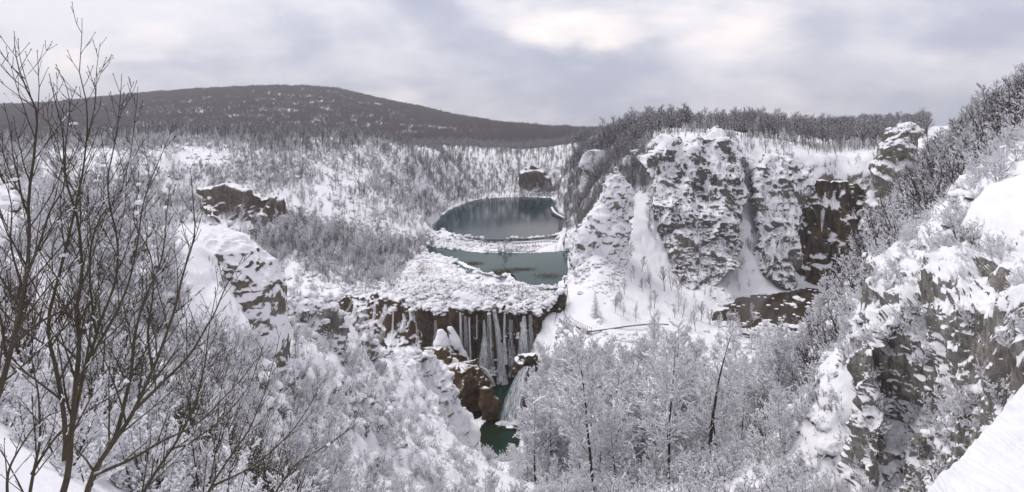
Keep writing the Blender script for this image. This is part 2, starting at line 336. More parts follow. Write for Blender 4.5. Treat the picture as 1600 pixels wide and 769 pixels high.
NR = 950
def build_terrain():
    Vs = np.empty((len(pxs), NR, 3), np.float32)
    Dr = np.exp(lds)
    for i, p in enumerate(pxs):
        z = ZG[i]
        ds = np.sqrt((.35 * np.diff(lds)) ** 2 + (np.diff(z) / (0.5 * (Dr[1:] + Dr[:-1]))) ** 2)
        # view-angle change matters most
        ds += .8 * np.abs(np.diff(z / Dr))
        s = np.concatenate([[0], np.cumsum(ds)]); q = np.linspace(0, s[-1], NR)
        l = np.interp(q, s, lds); d = np.exp(l); zz = np.interp(l, lds, z)
        Vs[i, :, 0] = (p - CX) / F * d; Vs[i, :, 1] = d; Vs[i, :, 2] = zz
    V = Vs.astype(np.float64)
    # smooth rows between neighbouring columns is implicit; now rock relief along the normal
    du = np.gradient(V, axis=0); dv = np.gradient(V, axis=1)
    N = np.cross(du, dv); N /= np.linalg.norm(N, axis=-1, keepdims=True) + 1e-9
    N[N[..., 2] < 0] *= -1
    D = V[..., 1]; lod = 3.5 * D / 610
    steep = np.clip((.9 - N[..., 2]) / .35, 0, 1)
    wm = np.ones(D.shape)
    for P in (L1, L2, PO, ST): wm *= np.clip((sdist(V[..., 0], V[..., 1], P) - .5) / 5, 0, 1)
    Wp = np.stack([vnoise(V + k * 31.7, 9, 190 + k) for k in range(3)], -1) * 3
    Q = (V + Wp) * np.array([1, 1, .8]); lod = 2.4 * D / 610
    nr = fbm(Q, 16, 6, 11, .56, lod) + .35 * fbm(Q, 5, 4, 77, .55, lod, True); nb = fbm(V, 5.0, 5, 31, .55, lod, True)
    near = np.clip(D / 90, .12, 1)
    disp = wm * (steep * 1.7 * nr * np.clip(D / 220, .05, 1) + .5 * fbm(V, 6, 3, 31, .5, lod) * near + (.25 + .2 * steep) * nb * .5 * np.clip(D / 60, .25, 1.3))
    V += N * disp[..., None]
    idx = np.arange(len(pxs) * NR).reshape(len(pxs), NR)
    q = np.stack([idx[:-1, :-1], idx[1:, :-1], idx[1:, 1:], idx[:-1, 1:]], -1).reshape(-1, 4)
    o = obj('terrain', mesh_from('terrain', V.reshape(-1, 3), q), M['terrain'])
    tag(o, kind='structure')
build_terrain()
def water_sheet(name, P, z, mat, grow=6.0):
    c = P.mean(0); e = P - c; L = np.linalg.norm(e, axis=1, keepdims=True)
    R = c + e * (1 + grow / L)
    n = len(R); V = np.concatenate([np.c_[R, np.full(n, z)], [[c[0], c[1], z]]])
    o = obj(name, mesh_from(name, V, np.zeros((0, 4)), False, [(i, (i + 1) % n, n) for i in range(n)]), mat)
    return tag(o, kind='structure')
water_sheet('lake_water', L1, Z_L1, M['lake_far']); water_sheet('lake_water', L2, Z_L2, M['lake_near'])
water_sheet('pool_water', PO, Z_PO, M['pool']); water_sheet('stream_water', ST, Z_ST, M['stream'])


# ------------------------------------------------------------------ rock walls and rocks
def catmull(P, n):
    P = np.asarray(P, float); k = len(P); t = np.linspace(0, k - 1, n); i = np.clip(t.astype(int), 0, k - 2); f = (t - i)[:, None]
    g0 = P[np.clip(i - 1, 0, k - 1)]; p1 = P[i]; p2 = P[i + 1]; g3 = P[np.clip(i + 2, 0, k - 1)]
    return .5 * (2 * p1 + (p2 - g0) * f + (2 * g0 - 5 * p1 + 4 * p2 - g3) * f ** 2 + (3 * p1 - g0 - 3 * p2 + g3) * f ** 3)
SURF = {}
def relief(V, N, scale, amp, lod, seed, ledge=1.2, pillow=.0):
    Wp = np.stack([vnoise(V + k * 31.7, scale * .7, seed + 90 + k) for k in range(3)], -1) * scale * .22
    Q = (V + Wp) * np.array([1, 1, ledge])
    n = fbm(Q, scale, 7, seed, .56, lod)
    m = np.clip(vnoise(V, scale * 1.3, seed + 70) * 1.2 + .55, .15, 1)
    r = fbm(Q * np.array([1, 1, .7]), scale * .33, 5, seed + 40, .58, lod, True)
    V = V + N * ((n + .42 * r * m) * amp)[..., None]
    if pillow:
        b = fbm(V, scale * .2, 3, seed + 50, .5, lod, True)
        V = V + N * (b * pillow * m)[..., None]
    return V
def grid_normals(V, wrap=False):
    if wrap:
        du = np.roll(V, -1, 0) - np.roll(V, 1, 0)
    else: du = np.gradient(V, axis=0)
    dv = np.gradient(V, axis=1); N = np.cross(du, dv)
    return N / (np.linalg.norm(N, axis=-1, keepdims=True) + 1e-9)
def wall(name, tops, bots, nu, nv, scale, amp, mat, bulge=0., back=10., seed=1, pillow=0., ledge=.8, drop=3.0):
    T = catmull([W(*p) for p in tops], nu); B = catmull([W(*p) for p in bots], nu)
    t = np.linspace(0, 1, nv)[None, :, None]
    V = B[:, None] * (1 - t) + T[:, None] * t
    V[..., 1] -= bulge * np.sin(np.pi * t[..., 0] ** .8)
    nb = max(6, nv // 5); s = np.linspace(0, 1, nb + 1)[1:][None, :, None]
    rd = np.stack([T[:, 0] / T[:, 1] * back, np.full(nu, back), np.full(nu, -drop)], 1)[:, None]
    cap = T[:, None] + rd * s + np.array([0, 0, .5]) * np.sin(np.pi * s)
    V = np.concatenate([V, cap], 1)
    # ends bend back into the hillside
    e = np.linspace(-1, 1, nu); eb = (np.clip(np.abs(e) - .75, 0, 1) / .25)[:, None] ** 2 * min(back, 12) * .5; V[..., 0] += eb * V[..., 0] / V[..., 1]; V[..., 1] += eb
    N = grid_normals(V); N *= -np.sign(N[:, :nv, 1].mean())
    lod = 2.2 * V[..., 1] / 610
    f = np.ones(V.shape[:2]); 
    V = relief(V, N, scale, amp, lod, seed, ledge, pillow)
    n, m = V.shape[:2]; idx = np.arange(n * m).reshape(n, m)
    q = np.stack([idx[:-1, :-1], idx[1:, :-1], idx[1:, 1:], idx[:-1, 1:]], -1).reshape(-1, 4)
    o = obj(name, mesh_from(name, V.reshape(-1, 3), q), mat); SURF[o.name] = V
    return o
def rock(name, rows, D, mat, depth=.8, nu=90, nv=70, scale=8., amp=2., seed=1, lean=0., pillow=0., ledge=.8):
    """a free-standing rock whose width changes with height; rows = (photo row, left, right), top first"""
    R = np.array(rows, float)[::-1]                 # bottom first
    rr = np.array([[*W((l + r) / 2, y, D), (r - l) / 2 / F * D] for y, l, r in R])
    C = catmull(rr, nv)
    C[:, 1] += lean * np.linspace(0, 1, nv)
    th = np.linspace(0, 2 * np.pi, nu, endpoint=False)
    rad = np.maximum(C[:, 3], .02)
    V = np.empty((nu, nv, 3))
    V[..., 0] = C[:, 0] + np.cos(th)[:, None] * rad; V[..., 1] = C[:, 1] + np.sin(th)[:, None] * rad * depth; V[..., 2] = C[:, 2]
    top = C[-1, :3] + np.array([0, 0, rad[-1] * .3])
    N = grid_normals(V, True)
    if (N[:, nv // 2, 0] * np.cos(th)).sum() < 0: N = -N
    lod = 2.2 * V[..., 1] / 610
    V = relief(V, N, scale, amp * 1.0, lod, seed, ledge, pillow)
    idx = np.arange(nu * nv).reshape(nu, nv); nx = np.roll(idx, -1, 0)
    q = np.stack([idx[:, :-1], nx[:, :-1], nx[:, 1:], idx[:, 1:]], -1).reshape(-1, 4)
    VV = np.concatenate([V.reshape(-1, 3), [V[:, -1].mean(0) + np.array([0, 0, rad[-1] * .25])]])
    T = [(idx[i, -1], idx[(i + 1) % nu, -1], nu * nv) for i in range(nu)]
    o = obj(name, mesh_from(name, VV, q, True, T), mat); o['_n'] = len(SURF); SURF[o.name] = V; del o['_n']
    return o
M['rock_snowy'] = ground_mat('snow plastered limestone', (.14, .13, .115), (.22, .20, .175), (.08, .07, .055), -.32, -.12, .9, 1.0, .3, .8)
M['rock_cap'] = ground_mat('snow-capped limestone', (.14, .12, .10), (.24, .215, .18), (.07, .06, .05), .02, .14, .5, 1.6, .4, .9, big=2.4)
M['cliff_snow'] = ground_mat('snow plastered cliff', (.12, .115, .105), (.2, .19, .17), (.07, .065, .055), .02, .15, 1.0, .9, .4, .9, big=3.4)
M['tufa_dry'] = ground_mat('brown mossy cliff', (.05, .043, .036), (.14, .095, .055), (.03, .027, .024), .42, .54, .8, .5, .85, 1.0)
M['cave'] = ground_mat('dark overhang rock', (.10, .085, .07), (.19, .155, .125), (.045, .04, .035), .55, .7, .5, 1.0, .7, .9)  # darker brown rock that holds little snow
def cliff(o, label, cat='rock'): return tag(o, label, cat)
cliff(wall('waterfall_cliff', [(636,474,280),(655,486,277),(672,482,275),(690,490,275),(706,483,274),(724,488,274),(742,480,274.5),(760,485,274),(778,481,274),(800,488,273),(820,482,273),(840,488,272),(858,474,273),(878,462,275)],
     [(636,610,270),(655,612,269.5),(672,612,269),(690,614,268),(706,614,268),(724,614,267),(742,614,267),(760,612,267),(778,611,267),(800,610,267),(820,608,266),(840,606,265),(860,602,265),(885,600,265)], 280, 120, 8, 2.4, M['tufa'], -1.5, 10, 3, pillow=.5, ledge=.6, drop=3),
     'dark brown tufa wall behind the veils of falling water above the green pool')
cliff(wall('tufa_slope', [(524,470,300),(560,462,297),(595,462,293),(630,474,286),(662,488,279)],
     [(524,560,282),(560,565,278),(600,580,272),(640,600,268),(668,612,266)], 160, 80, 9, 3.0, M['moss_snow'], 1, 8, 7, pillow=1.0, drop=4),
     'stepped brown tufa slope carrying the small cascades left of the big falls')
cliff(wall('great_cliff', [(1236,345,390.0),(1246,310,392.0),(1262,287,394.0),(1285,283,396.0),(1320,284,396.0),(1345,288,396.0),(1366,296,396.0)],
     [(1222,462,380.0),(1234,464,379.0),(1250,466,378.0),(1280,470,378.0),(1310,472,378.0),(1340,472,380.0),(1370,472,384.0)], 180, 150, 16, 4.5, M['tufa_dry'], 3, 18, 13, pillow=1.0, ledge=.4, drop=5),
     'tall brown mossy cliff on the right with a snowless wet face above the stream')
cliff(wall('cave_cliff', [(312,300,398),(350,292,396),(385,302,390),(415,308,388),(440,318,386),(466,340,384)],
     [(316,330,388),(350,352,382),(380,370,376),(412,374,374),(440,368,374),(460,360,378)], 150, 60, 10, 3.5, M['cave'], -4, 8, 23, drop=1),
     'dark rock overhang with a cave in the left canyon slope')
cliff(rock('far_rock_face', [(258,828,842),(266,820,852),(280,815,862),(296,816,868),(306,818,868)], 735, M['cave'], .5, scale=16, amp=5, seed=5),
     'dark bare rock face at the far end of the upper lake')
cliff(rock('rock_pinnacle', [(261,960,967),(272,953,971),(290,946,977),(310,938,981),(330,926,983),(350,914,983),(372,906,981),(392,900,977),(412,893,975),(450,888,970),(500,892,960)],
     330, M['rock_snowy'], .75, 150, 150, 9, 2.6, 9, pillow=1.1), 'tall pointed rock pinnacle plastered with snow beside the lower lake')
cliff(rock('rock_tower', [(196,1400,1420),(204,1388,1428),(220,1380,1434),(245,1374,1434),(275,1370,1428),(300,1364,1424),(330,1356,1410),(360,1350,1400)],
     300, M['rock'], .8, 110, 110, 9, 3.2, 12, pillow=.5, ledge=.9), 'snow-capped rock tower on the skyline of the right slope')
def out(rows, D, label, mat='rock', depth=.45, scale=9, amp=2.8, seed=1, nu=110, nv=90, pillow=.5, **k):
    return cliff(rock('rock_outcrop', rows, D, M[mat], depth, nu, nv, scale, amp, seed, pillow=pillow, **k), label)
cliff(wall('cliff_face', [(1008,262,385.0),(1030,238,391.0),(1055,222,397.0),(1090,215,399.0),(1130,219,397.0),(1152,236,391.0),(1168,262,385.0)],
     [(1022,352,367.0),(1034,372,363.0),(1052,384,361.0),(1085,388,359.0),(1120,392,359.0),(1146,400,361.0),(1160,396,367.0)], 260, 220, 24, 7.5, M['cliff_snow'], 3, 26, 21, 2.0, .6, drop=2),
     'broad craggy cliff plastered with snow left of the white gully')
cliff(wall('cliff_face', [(1046,378,358.0),(1062,366,359.0),(1090,366,360.0),(1120,376,360.0),(1148,372,361.0),(1158,384,363.0)],
     [(1044,470,335.0),(1064,472,333.0),(1088,455,335.0),(1112,440,341.0),(1140,428,345.0),(1152,420,351.0)], 180, 120, 14, 4.2, M['rock'], -2, 16, 33, .8, .9, drop=1),
     'dark overhanging rock band at the foot of the broad cliff')
cliff(wall('cliff_face', [(1182,290,387.0),(1192,262,395.0),(1215,246,399.0),(1238,262,395.0),(1254,285,389.0)],
     [(1184,418,367.0),(1196,432,363.0),(1215,446,359.0),(1230,452,359.0),(1244,452,361.0)], 150, 180, 18, 4.5, M['cliff_snow'], 2, 24, 39, 1.4, .7, drop=2),
     'blue-grey snow-dusted buttress between the gully and the brown cliff')
out([(236,985,1002),(250,978,1014),(270,978,1016),(290,985,1010)], 425, 'small rock knob on the rim above the snowy pinnacle', 'rock_snowy', .5, 9, 3, 35)
out([(250,1205,1240),(265,1192,1252),(280,1188,1248),(298,1200,1235)], 408, 'brown overhanging ledge under a small fir on the rim', 'rock', .6, 9, 3, 37)
out([(236,920,940),(252,912,948),(275,908,946),(300,905,935)], 470, 'snowy rock knob on the dark wooded slope right of the upper lake', 'rock_snowy', .5, 9, 3, 41)
out([(362,335,352),(368,318,370),(382,306,392),(402,298,410),(426,294,424),(450,292,434),(480,292,440),(520,286,446),(570,280,455)], 59,
    'big snow-capped rock knoll on the left ridge', 'rock_cap', .8, 5, .45, 43, 260, 220, .12)
out([(458,452,490),(466,440,515),(485,436,530),(520,430,538),(570,425,540)], 92, 'rounded snowy rock hump below the big knoll on the left ridge', 'rock_near', .8, 8, 1.4, 45, 160, 120, .35)
out([(524,556,580),(535,546,586),(560,536,588),(590,530,584),(640,520,580)], 114, 'dark-sided rock block on the middle of the left ridge', 'rock_near', .8, 8, 1.6, 47, 140, 120, .35)
out([(545,622,652),(556,606,672),(580,600,692),(610,600,706),(660,600,726),(700,610,735)], 150, 'snow-laden rock spur above the green pool', 'rock_snowy', .8, 9, 2.2, 49, 160, 140, .6)
cliff(wall('near_cliff', [(1345,610,46),(1362,545,47),(1390,500,48),(1420,474,47.3),(1475,488,42.1),(1530,492,39.6),(1580,496,35.3),(1640,480,31.8),(1720,470,29.5),(1820,460,28)],
     [(1335,800,45.0),(1360,815,45.3),(1390,830,45.4),(1430,840,43.0),(1480,850,37.8),(1530,860,35.3),(1580,870,31.8),(1640,880,28.4),(1720,890,26.5),(1820,900,25)], 440, 330, 9, 1.7, M['rock_near'], .6, 13, 51, .3, .5, drop=-1.5),
     'big grey limestone cliff with snow patches below the right slope')
# rusty tufa mounds and snow humps at the foot of the falls
cliff(rock('mossy_mound', [(572,690,738),(585,682,758),(610,688,768),(640,700,768),(670,712,766),(700,728,772)], 248, M['moss'], .8, 150, 120, 5, 2.6, 61, pillow=1.0), 'rusty brown mossy tufa mound left of the green pool')
cliff(rock('mossy_mound', [(545,655,690),(560,648,715),(585,650,735),(620,660,740)], 262, M['moss'], .6, 130, 100, 5, 2.6, 63, pillow=1.0), 'rusty moss bank under the tall snow hump beside the falls')
def hump(rows, D, label): return tag(rock('snow_hump', rows, D, M['hump'], .7, 60, 50, 4, .7, int(D * 7) % 97, pillow=.3, ledge=1), label, 'snow mound')
M['hump'] = ground_mat('snow over rock', (.06, .045, .03), (.1, .07, .045), (.04, .03, .02), -.35, -.1, .5, 1.5, .2, .5)
hump([(516,685,694),(522,682,700),(540,679,706),(560,678,710)], 264, 'tall white snow hump against the brown falls wall')
hump([(511,701,706),(520,701,712),(540,706,720),(560,716,732),(578,730,742)], 265, 'long slanting tongue of snow right of the tall hump')
hump([(560,703,712),(566,700,718),(574,702,716)], 258, 'small round snow cushion below the snow tongue')
out([(606,754,770),(630,756,775),(660,754,777),(700,750,777)], 236, 'wet brown rock at the left edge of the green pool', 'moss', .8, 4, 1.8, 68, 90, 80, .6)
# jet of water leaps from this dark lip
out([(556,812,832),(566,806,842),(590,806,852),(630,812,856),(690,815,860)], 240, 'dark wet rock lip from which the single jet of water leaps', 'tufa', .7, 5, 1.6, 67, 90, 80, .4)

# ------------------------------------------------------------------ falling water
def surf_depth(name, p, y):
    V = SURF[name]; q = (V[..., 0] / V[..., 1] * F + CX - p) ** 2 + (H0 - V[..., 2] / V[..., 1] * F - y) ** 2
    c = V[..., 1][q < 40]
    return c.min() if len(c) else V[..., 1].ravel()[q.argmin()]
def fall(pts, w, label, group=None, arc=.35, nu=7, nv=40, mat='fall', on=None, gap=.5):
    if on:
        ds = [surf_depth(on, p[0], p[1]) - gap for p in pts]; ds = np.minimum.accumulate(ds); pts = [(p[0], p[1], d_) for p, d_ in zip(pts, ds)]
    P = catmull([W(*p) for p in pts], nv); ww = np.interp(np.linspace(0, 1, nv), np.linspace(0, 1, len(w)), w)
    s = np.linspace(-1, 1, nu)
    V = np.empty((nu, nv, 3))
    V[..., 0] = P[:, 0] + s[:, None] * ww / 2
    V[..., 1] = P[:, 1] + (s[:, None] ** 2) * ww * arc + .25 * vnoise(np.stack([V[..., 0], V[..., 0] * 0, P[:, 2] + V[..., 0] * 0], -1), 1.2, 3)
    V[..., 2] = P[:, 2]
    idx = np.arange(nu * nv).reshape(nu, nv)
    q = np.stack([idx[:-1, :-1], idx[1:, :-1], idx[1:, 1:], idx[:-1, 1:]], -1).reshape(-1, 4)
    me = mesh_from('waterfall', V.reshape(-1, 3), q)
    uvl = me.uv_layers.new(name='UVMap'); L = np.linalg.norm(P[0] - P[-1])
    U = np.stack(np.broadcast_arrays(((s + 1) / 2)[:, None], np.linspace(0, L / 8, nv)[None] + P[0, 0] * .37), -1).reshape(-1, 2)
    uvl.data.foreach_set('uv', U[q.ravel()].ravel().astype(np.float32))
    return tag(obj('waterfall', me, M[mat]), label, 'waterfall', group)
RG0 = random.Random(3)
WF = dict(on='waterfall_cliff')
fall([(719,488,275),(720,520,273),(721,560,271),(721,580,271)], [1.2, 1.4, 2.0, 2.6], 'thin leftmost veil of the main falls', **WF)
fall([(733,496,275),(734,530,273),(735,562,271),(735,580,271)], [1.0, 1.0, 1.4, 1.8], 'second thin veil of the main falls, left of the fan', **WF)
fall([(756,500,275),(757,530,273.5),(755,560,271),(752,580,270)], [.7, 2.6, 5.0, 7.0], 'fan-shaped veil in the middle of the main falls', **WF)
fall([(745,572,262),(758,578,261),(766,590,260),(770,604,259.5)], [2.5, 2.5, 2.2, 3], 'curved white runnel under the fan-shaped veil')
fall([(772,484,275),(778,520,273.5),(783,560,272),(785,602,271)], [2.0, 3.2, 4.6, 7.5], 'widest and brightest veil of the main falls', **WF)
fall([(789,484,275.5),(788,520,274),(790,570,272.5)], [1.0, 1.4, 2.4], 'faint narrow veil just right of the widest one', **WF)
fall([(765,490,275.5),(766,520,274),(768,560,272.5)], [.5, .6, .8], 'thread of water between the fan and the widest veil', **WF)
fall([(745,492,275.5),(745,530,274)], [.5, .8], 'short thread of water left of the fan', **WF)
fall([(819,494,275),(818,530,273),(817,560,271),(816,580,270)], [1.5, 4.5, 6.5, 8], 'grey misty veil at the right end of the main falls', **WF)
for x, y0, y1, w0 in ((702,510,560,2.6),(727,494,566,2.6),(764,488,580,4.0),(798,500,590,4.4),(829,492,570,3.2),(680,500,545,2.4)):
    fall([(x,y0,275),(x + 1,(y0 + y1) / 2,273),(x + RG0.uniform(-2, 2),y1,271)], [w0 * .5, w0, w0 * 1.8], 'faint misty thread of water on the brown falls wall', 'faint threads of the main falls', mat='mist', gap=.3, **WF)
fall([(822,572,236),(813,588,234),(803,622,230),(797,664,228)], [2.5, 5.0, 8.0, 11.0], 'strong white jet leaping into the right side of the pool', arc=-.25, nu=11)
fall([(762,612,244),(763,625,243),(761,640,242)], [1., 1.4, 1.6], 'little white trickle running off the rusty mound into the pool')
for k, (x0, x1, y0, y1, w_) in enumerate([(549,536,470,492,2.2),(556,543,468,512,3.6),(563,553,474,500,1.2),(572,558,466,516,4.2),(586,574,470,535,2.6),(602,592,476,506,3.4),(598,590,508,536,4.0),(614,606,482,548,1.6),(630,627,490,520,2.8),(648,650,496,545,1.8),(639,636,486,512,1.0)]):
    fall([(x0,y0,0),((x0+x1)/2+3,(y0+y1)/2,0),(x1,y1,0)], [w_ * .5, w_ * .8, w_ * 1.3], 'small cascade on the snowy steps left of the main falls', 'small cascades on the tufa steps', mat='fall' if k % 3 else 'mist', on='tufa_slope', gap=1.0)
fall([(1368,262,300),(1365,300,299),(1359,335,298),(1355,352,297)], [3, 4.5, 6.5, 7.5], 'tall pale waterfall beside the rock tower', arc=.2)
for x0, x1, y0, ln in ((1290, 1284, 300, 62), (1304, 1303, 298, 30)):
    fall([(x0,y0,0),((x0+x1)/2,y0+ln/2,0),(x1,y0+ln,0)], [1.2, 4.0, .8], 'thin icy streak on the brown cliff', 'icy streaks on the brown cliff', on='great_cliff')

# ------------------------------------------------------------------ boardwalks
def ribbon(P, w, h, dz=0.):
    P = np.asarray(P, float); d = np.gradient(P, axis=0); d[:, 2] = 0; d /= np.linalg.norm(d, axis=1, keepdims=True)
    s = np.stack([-d[:, 1], d[:, 0], d[:, 0] * 0], 1) * w / 2; up = np.array([0, 0, 1.])
    V = np.stack([P - s + up * dz, P + s + up * dz, P + s + up * (dz + h), P - s + up * (dz + h)], 1)
    n = len(P); i = np.arange(n * 4).reshape(n, 4); q = []
    for k in range(4): q.append(np.stack([i[:-1, k], i[1:, k], i[1:, (k + 1) % 4], i[:-1, (k + 1) % 4]], -1))
    q.append(i[[0]]); q.append(i[[-1]][:, ::-1]); return V.reshape(-1, 3), np.concatenate(q)
def boardwalk(pts, w, label, rail=True, n=60):
    P = catmull([W(*p) for p in pts], n)
    root = bpy.data.objects.new('boardwalk', None); COL.objects.link(root); root.location = P[0]; tag(root, label, 'boardwalk')
    def put(nm, V, q, mat): 
        o = obj(nm, mesh_from(nm, V - P[0], q, False), mat, root); return o
    put('deck', *ribbon(P, w, .25, -.3), M['wood']); put('snow_cover', *ribbon(P, w * .92, .4, -.045), M['snow'])
    d = np.gradient(P, axis=0); d[:, 2] = 0; d /= np.linalg.norm(d, axis=1, keepdims=True); s = np.stack([-d[:, 1], d[:, 0], d[:, 0] * 0], 1) * w / 2 * 1.02
    for sg in ((-1, 1) if rail else ()):
        put('railing', *ribbon(P + s * sg, .08, .08, 1.05), M['wood'])
    k = max(1, int(2.4 / (np.linalg.norm(np.diff(P, axis=0), axis=1).mean())))
    for j in range(0, n, max(k, 2)):
        for sg in (-1, 1):
            q = P[j] + s[j] * sg * .97; Q = np.array([q + [0, 0, -1.6 if not rail else -1.6], q + [0, .01, 1.1 if rail else -.1]])
            a = ribbon(np.array([[q[0] - .08, q[1], q[2] - 1.6], [q[0] + .08, q[1], q[2] - 1.6]]), .16, 2.7 if rail else 1.5, 0)
            put('post', *a, M['wood'])
boardwalk([(884,438,318),(881,460,300),(882,482,282),(889,500,270),(903,509,262),(922,517,252)], 2.0, 'curved boardwalk with railings and deep snow below the pinnacle')
boardwalk([(800,379,412),(830,378,413),(860,376,415),(893,383,405)], 1.6, 'low boardwalk crossing the snowy barrier between the two lakes', False)
boardwalk([(862,324,575),(866,331,550),(875,337,530),(886,342,512)], 2.2, 'short curved boardwalk on the right shore of the upper lake', False)
boardwalk([(832,302,715),(850,301.5,715),(866,302,712)], 2.5, 'small bridge at the far end of the upper lake', False)

# ------------------------------------------------------------------ trees
def tubes(segs, k=3):
    """segs (n,8): p0, p1, r0, r1"""
    s = np.asarray(segs, float); n = len(s); p0, p1 = s[:, :3], s[:, 3:6]; d = p1 - p0; d /= np.linalg.norm(d, axis=1, keepdims=True) + 1e-9
    ref = np.where(np.abs(d[:, 2:3]) > .9, np.array([[1., 0, 0]]), np.array([[0, 0, 1.]]))
    a = np.cross(d, ref); a /= np.linalg.norm(a, axis=1, keepdims=True) + 1e-9; b = np.cross(d, a)
    V = np.empty((n, 2, k, 3))
    for j in range(k):
        an = 2 * math.pi * j / k + .52; o = a * math.cos(an) + b * math.sin(an)
        V[:, 0, j] = p0 + o * s[:, 6:7]; V[:, 1, j] = p1 + o * s[:, 7:8]
    base = (np.arange(n) * 2 * k)[:, None]; q = []
    for j in range(k): q.append(np.concatenate([base + j, base + (j + 1) % k, base + k + (j + 1) % k, base + k + j], 1))
    return V.reshape(-1, 3), np.concatenate(q)
def grow(seed, H, r0, n1, n2, n3, stems=1, spread=.15, ang=(35, 60), clear=.25, l1=.42, rmin=.012, wob=.10, up=.25, droop=0.):
    rg = random.Random(seed); trunk, crown = [], []
    def rv(m): return Vector((rg.uniform(-m, m), rg.uniform(-m, m), rg.uniform(-m, m)))
    def line(p, d, L, ra, rb, n, out, w, u):
        pts = [p.copy()]; d = d.normalized()
        for i in range(n):
            d = (d + rv(w) + Vector((0, 0, u / n))).normalized(); q = pts[-1] + d * (L / n)
            f0, f1 = i / n, (i + 1) / n
            out.append((*pts[-1], *q, ra + (rb - ra) * f0, ra + (rb - ra) * f1)); pts.append(q)
        return pts
    def side(d, a):
        x = d.orthogonal().normalized(); x.rotate(Matrix.Rotation(rg.uniform(0, 2 * math.pi), 3, d))
        return (d * math.cos(a) + x * math.sin(a)).normalized()
    for st in range(stems):
        az = rg.uniform(0, 6.283); t = Vector((math.cos(az) * spread, math.sin(az) * spread, 1)) if stems > 1 else Vector((rg.uniform(-.05, .05), rg.uniform(-.05, .05), 1))
        h = H * (rg.uniform(.65, 1) if stems > 1 else 1)
        P = line(Vector((0, 0, -.3)), t, h, r0 * h / H, rmin, 9, trunk, wob * .6, .1)
        for i in range(max(2, n1 // stems)):
            f = clear + (1 - clear) * (i + rg.random()) / max(1, n1 // stems); k = min(int(f * 9), 8); b = P[k].lerp(P[k + 1], f * 9 - k)
            d0 = (P[k + 1] - P[k]).normalized(); d1 = side(d0, math.radians(rg.uniform(*ang)))
            L = h * l1 * (1.08 - f * .85) * rg.uniform(.7, 1.15); ra = max(rmin * 1.3, r0 * .38 * (1.1 - f))
            Q = line(b, d1, L, ra, rmin, 5, crown, wob, up - droop)
            for j in range(n2):
                g_ = .2 + .8 * (j + rg.random()) / n2; kk = min(int(g_ * 5), 4); c = Q[kk].lerp(Q[kk + 1], g_ * 5 - kk)
                d2 = side((Q[kk + 1] - Q[kk]).normalized(), math.radians(rg.uniform(25, 55))); L2 = L * .42 * (1.15 - g_ * .7) * rg.uniform(.6, 1.2)
                R = line(c, d2, L2, max(rmin, ra * .4), rmin * .8, 3, crown, wob * 1.3, up * .8 - droop)
                for l in range(n3):
                    e = rg.random(); k3 = min(int(e * 3), 2); c3 = R[k3].lerp(R[k3 + 1], e * 3 - k3)
                    line(c3, side((R[k3 + 1] - R[k3]).normalized(), math.radians(rg.uniform(25, 60))), L2 * rg.uniform(.3, .6), rmin * .8, rmin * .5, 2, crown, wob, up * .5)
    return trunk, crown
def snowed(segs, rg, prob, th, lim=.85):
    """snow lying along the upper side of branches"""
    out = []
    for s in segs:
        dx, dy, dz = s[3] - s[0], s[4] - s[1], s[5] - s[2]; L = math.sqrt(dx * dx + dy * dy + dz * dz) + 1e-9
        if abs(dz) / L > lim or rg.random() > prob: continue
        t = th * rg.uniform(.4, 1.3); z = max(s[6], s[7]) * .7 + t * .5
        out.append((s[0], s[1], s[2] + z, s[3], s[4], s[5] + z, t, t * rg.uniform(.4, 1)))
    return out
def crown_mesh(name, crown, bark, snow=None, k=3):
    V, q = tubes(crown, k); ns = 0
    if snow:
        V2, q2 = tubes(snow, 4); q = np.concatenate([q.reshape(-1, 4), q2 + len(V)]); V = np.concatenate([V, V2]); ns = len(q2)
    me = mesh_from(name, V, q, False); me.materials.append(bark)
    if snow:
        me.materials.append(M['snow']); mi = np.zeros(len(q), np.int32); mi[-ns:] = 1; me.polygons.foreach_set('material_index', mi)
    return me
def proto(nm, seed, bark, snowp=0, snowt=.05, split=True, lim=.85, **k):
    tr, cr = grow(seed, **k); rg = random.Random(seed)
    sn = snowed(cr, rg, snowp, snowt, lim) if snowp else None
    if split: return (crown_mesh('trunk', tr, M['bark'] if bark == M['bark_frost'] else bark, None, 5), crown_mesh('crown', cr, bark, sn))
    return (crown_mesh(nm, tr + cr, bark, sn),)
PRO = {}
H1 = dict(H=1.0)
PRO['tree_near'] = [proto('t', 10 + i, M['bark_frost'], .9, .095, H=18, r0=.22, n1=40, n2=10, n3=5, clear=.15, l1=.42, rmin=.016, ang=(30, 62), up=.3) for i in range(5)]
PRO['tree_mid'] = [proto('t', 30 + i, M['bark_frost'], .75, .085, H=14, r0=.2, n1=24, n2=6, n3=3, clear=.15, l1=.38, rmin=.028, ang=(25, 55), up=.4) for i in range(5)]
PRO['tree_bare'] = [proto('t', 50 + i, M['bark'], .25, .07, H=13, r0=.24, n1=24, n2=7, n3=3, clear=.28, l1=.52, rmin=.03, ang=(28, 60), up=.45) for i in range(5)]
PRO['shrub_near'] = [proto('t', 70 + i, M['bark_frost'], .85, .055, H=4.5, r0=.05, n1=36, n2=7, n3=3, stems=6, spread=.45, clear=.12, l1=.4, rmin=.008, up=.3) for i in range(5)]
PRO['shrub_dark'] = [proto('t', 80 + i, M['bark_near'], .12, .03, H=4.5, r0=.05, n1=36, n2=6, n3=3, stems=7, spread=.4, clear=.12, l1=.4, rmin=.007, up=.4) for i in range(4)]
PRO['shrub_mid'] = [proto('t', 90 + i, M['bark_frost'], .75, .08, H=5, r0=.07, n1=26, n2=4, n3=2, stems=5, spread=.5, clear=.1, l1=.45, rmin=.025, up=.3) for i in range(5)]
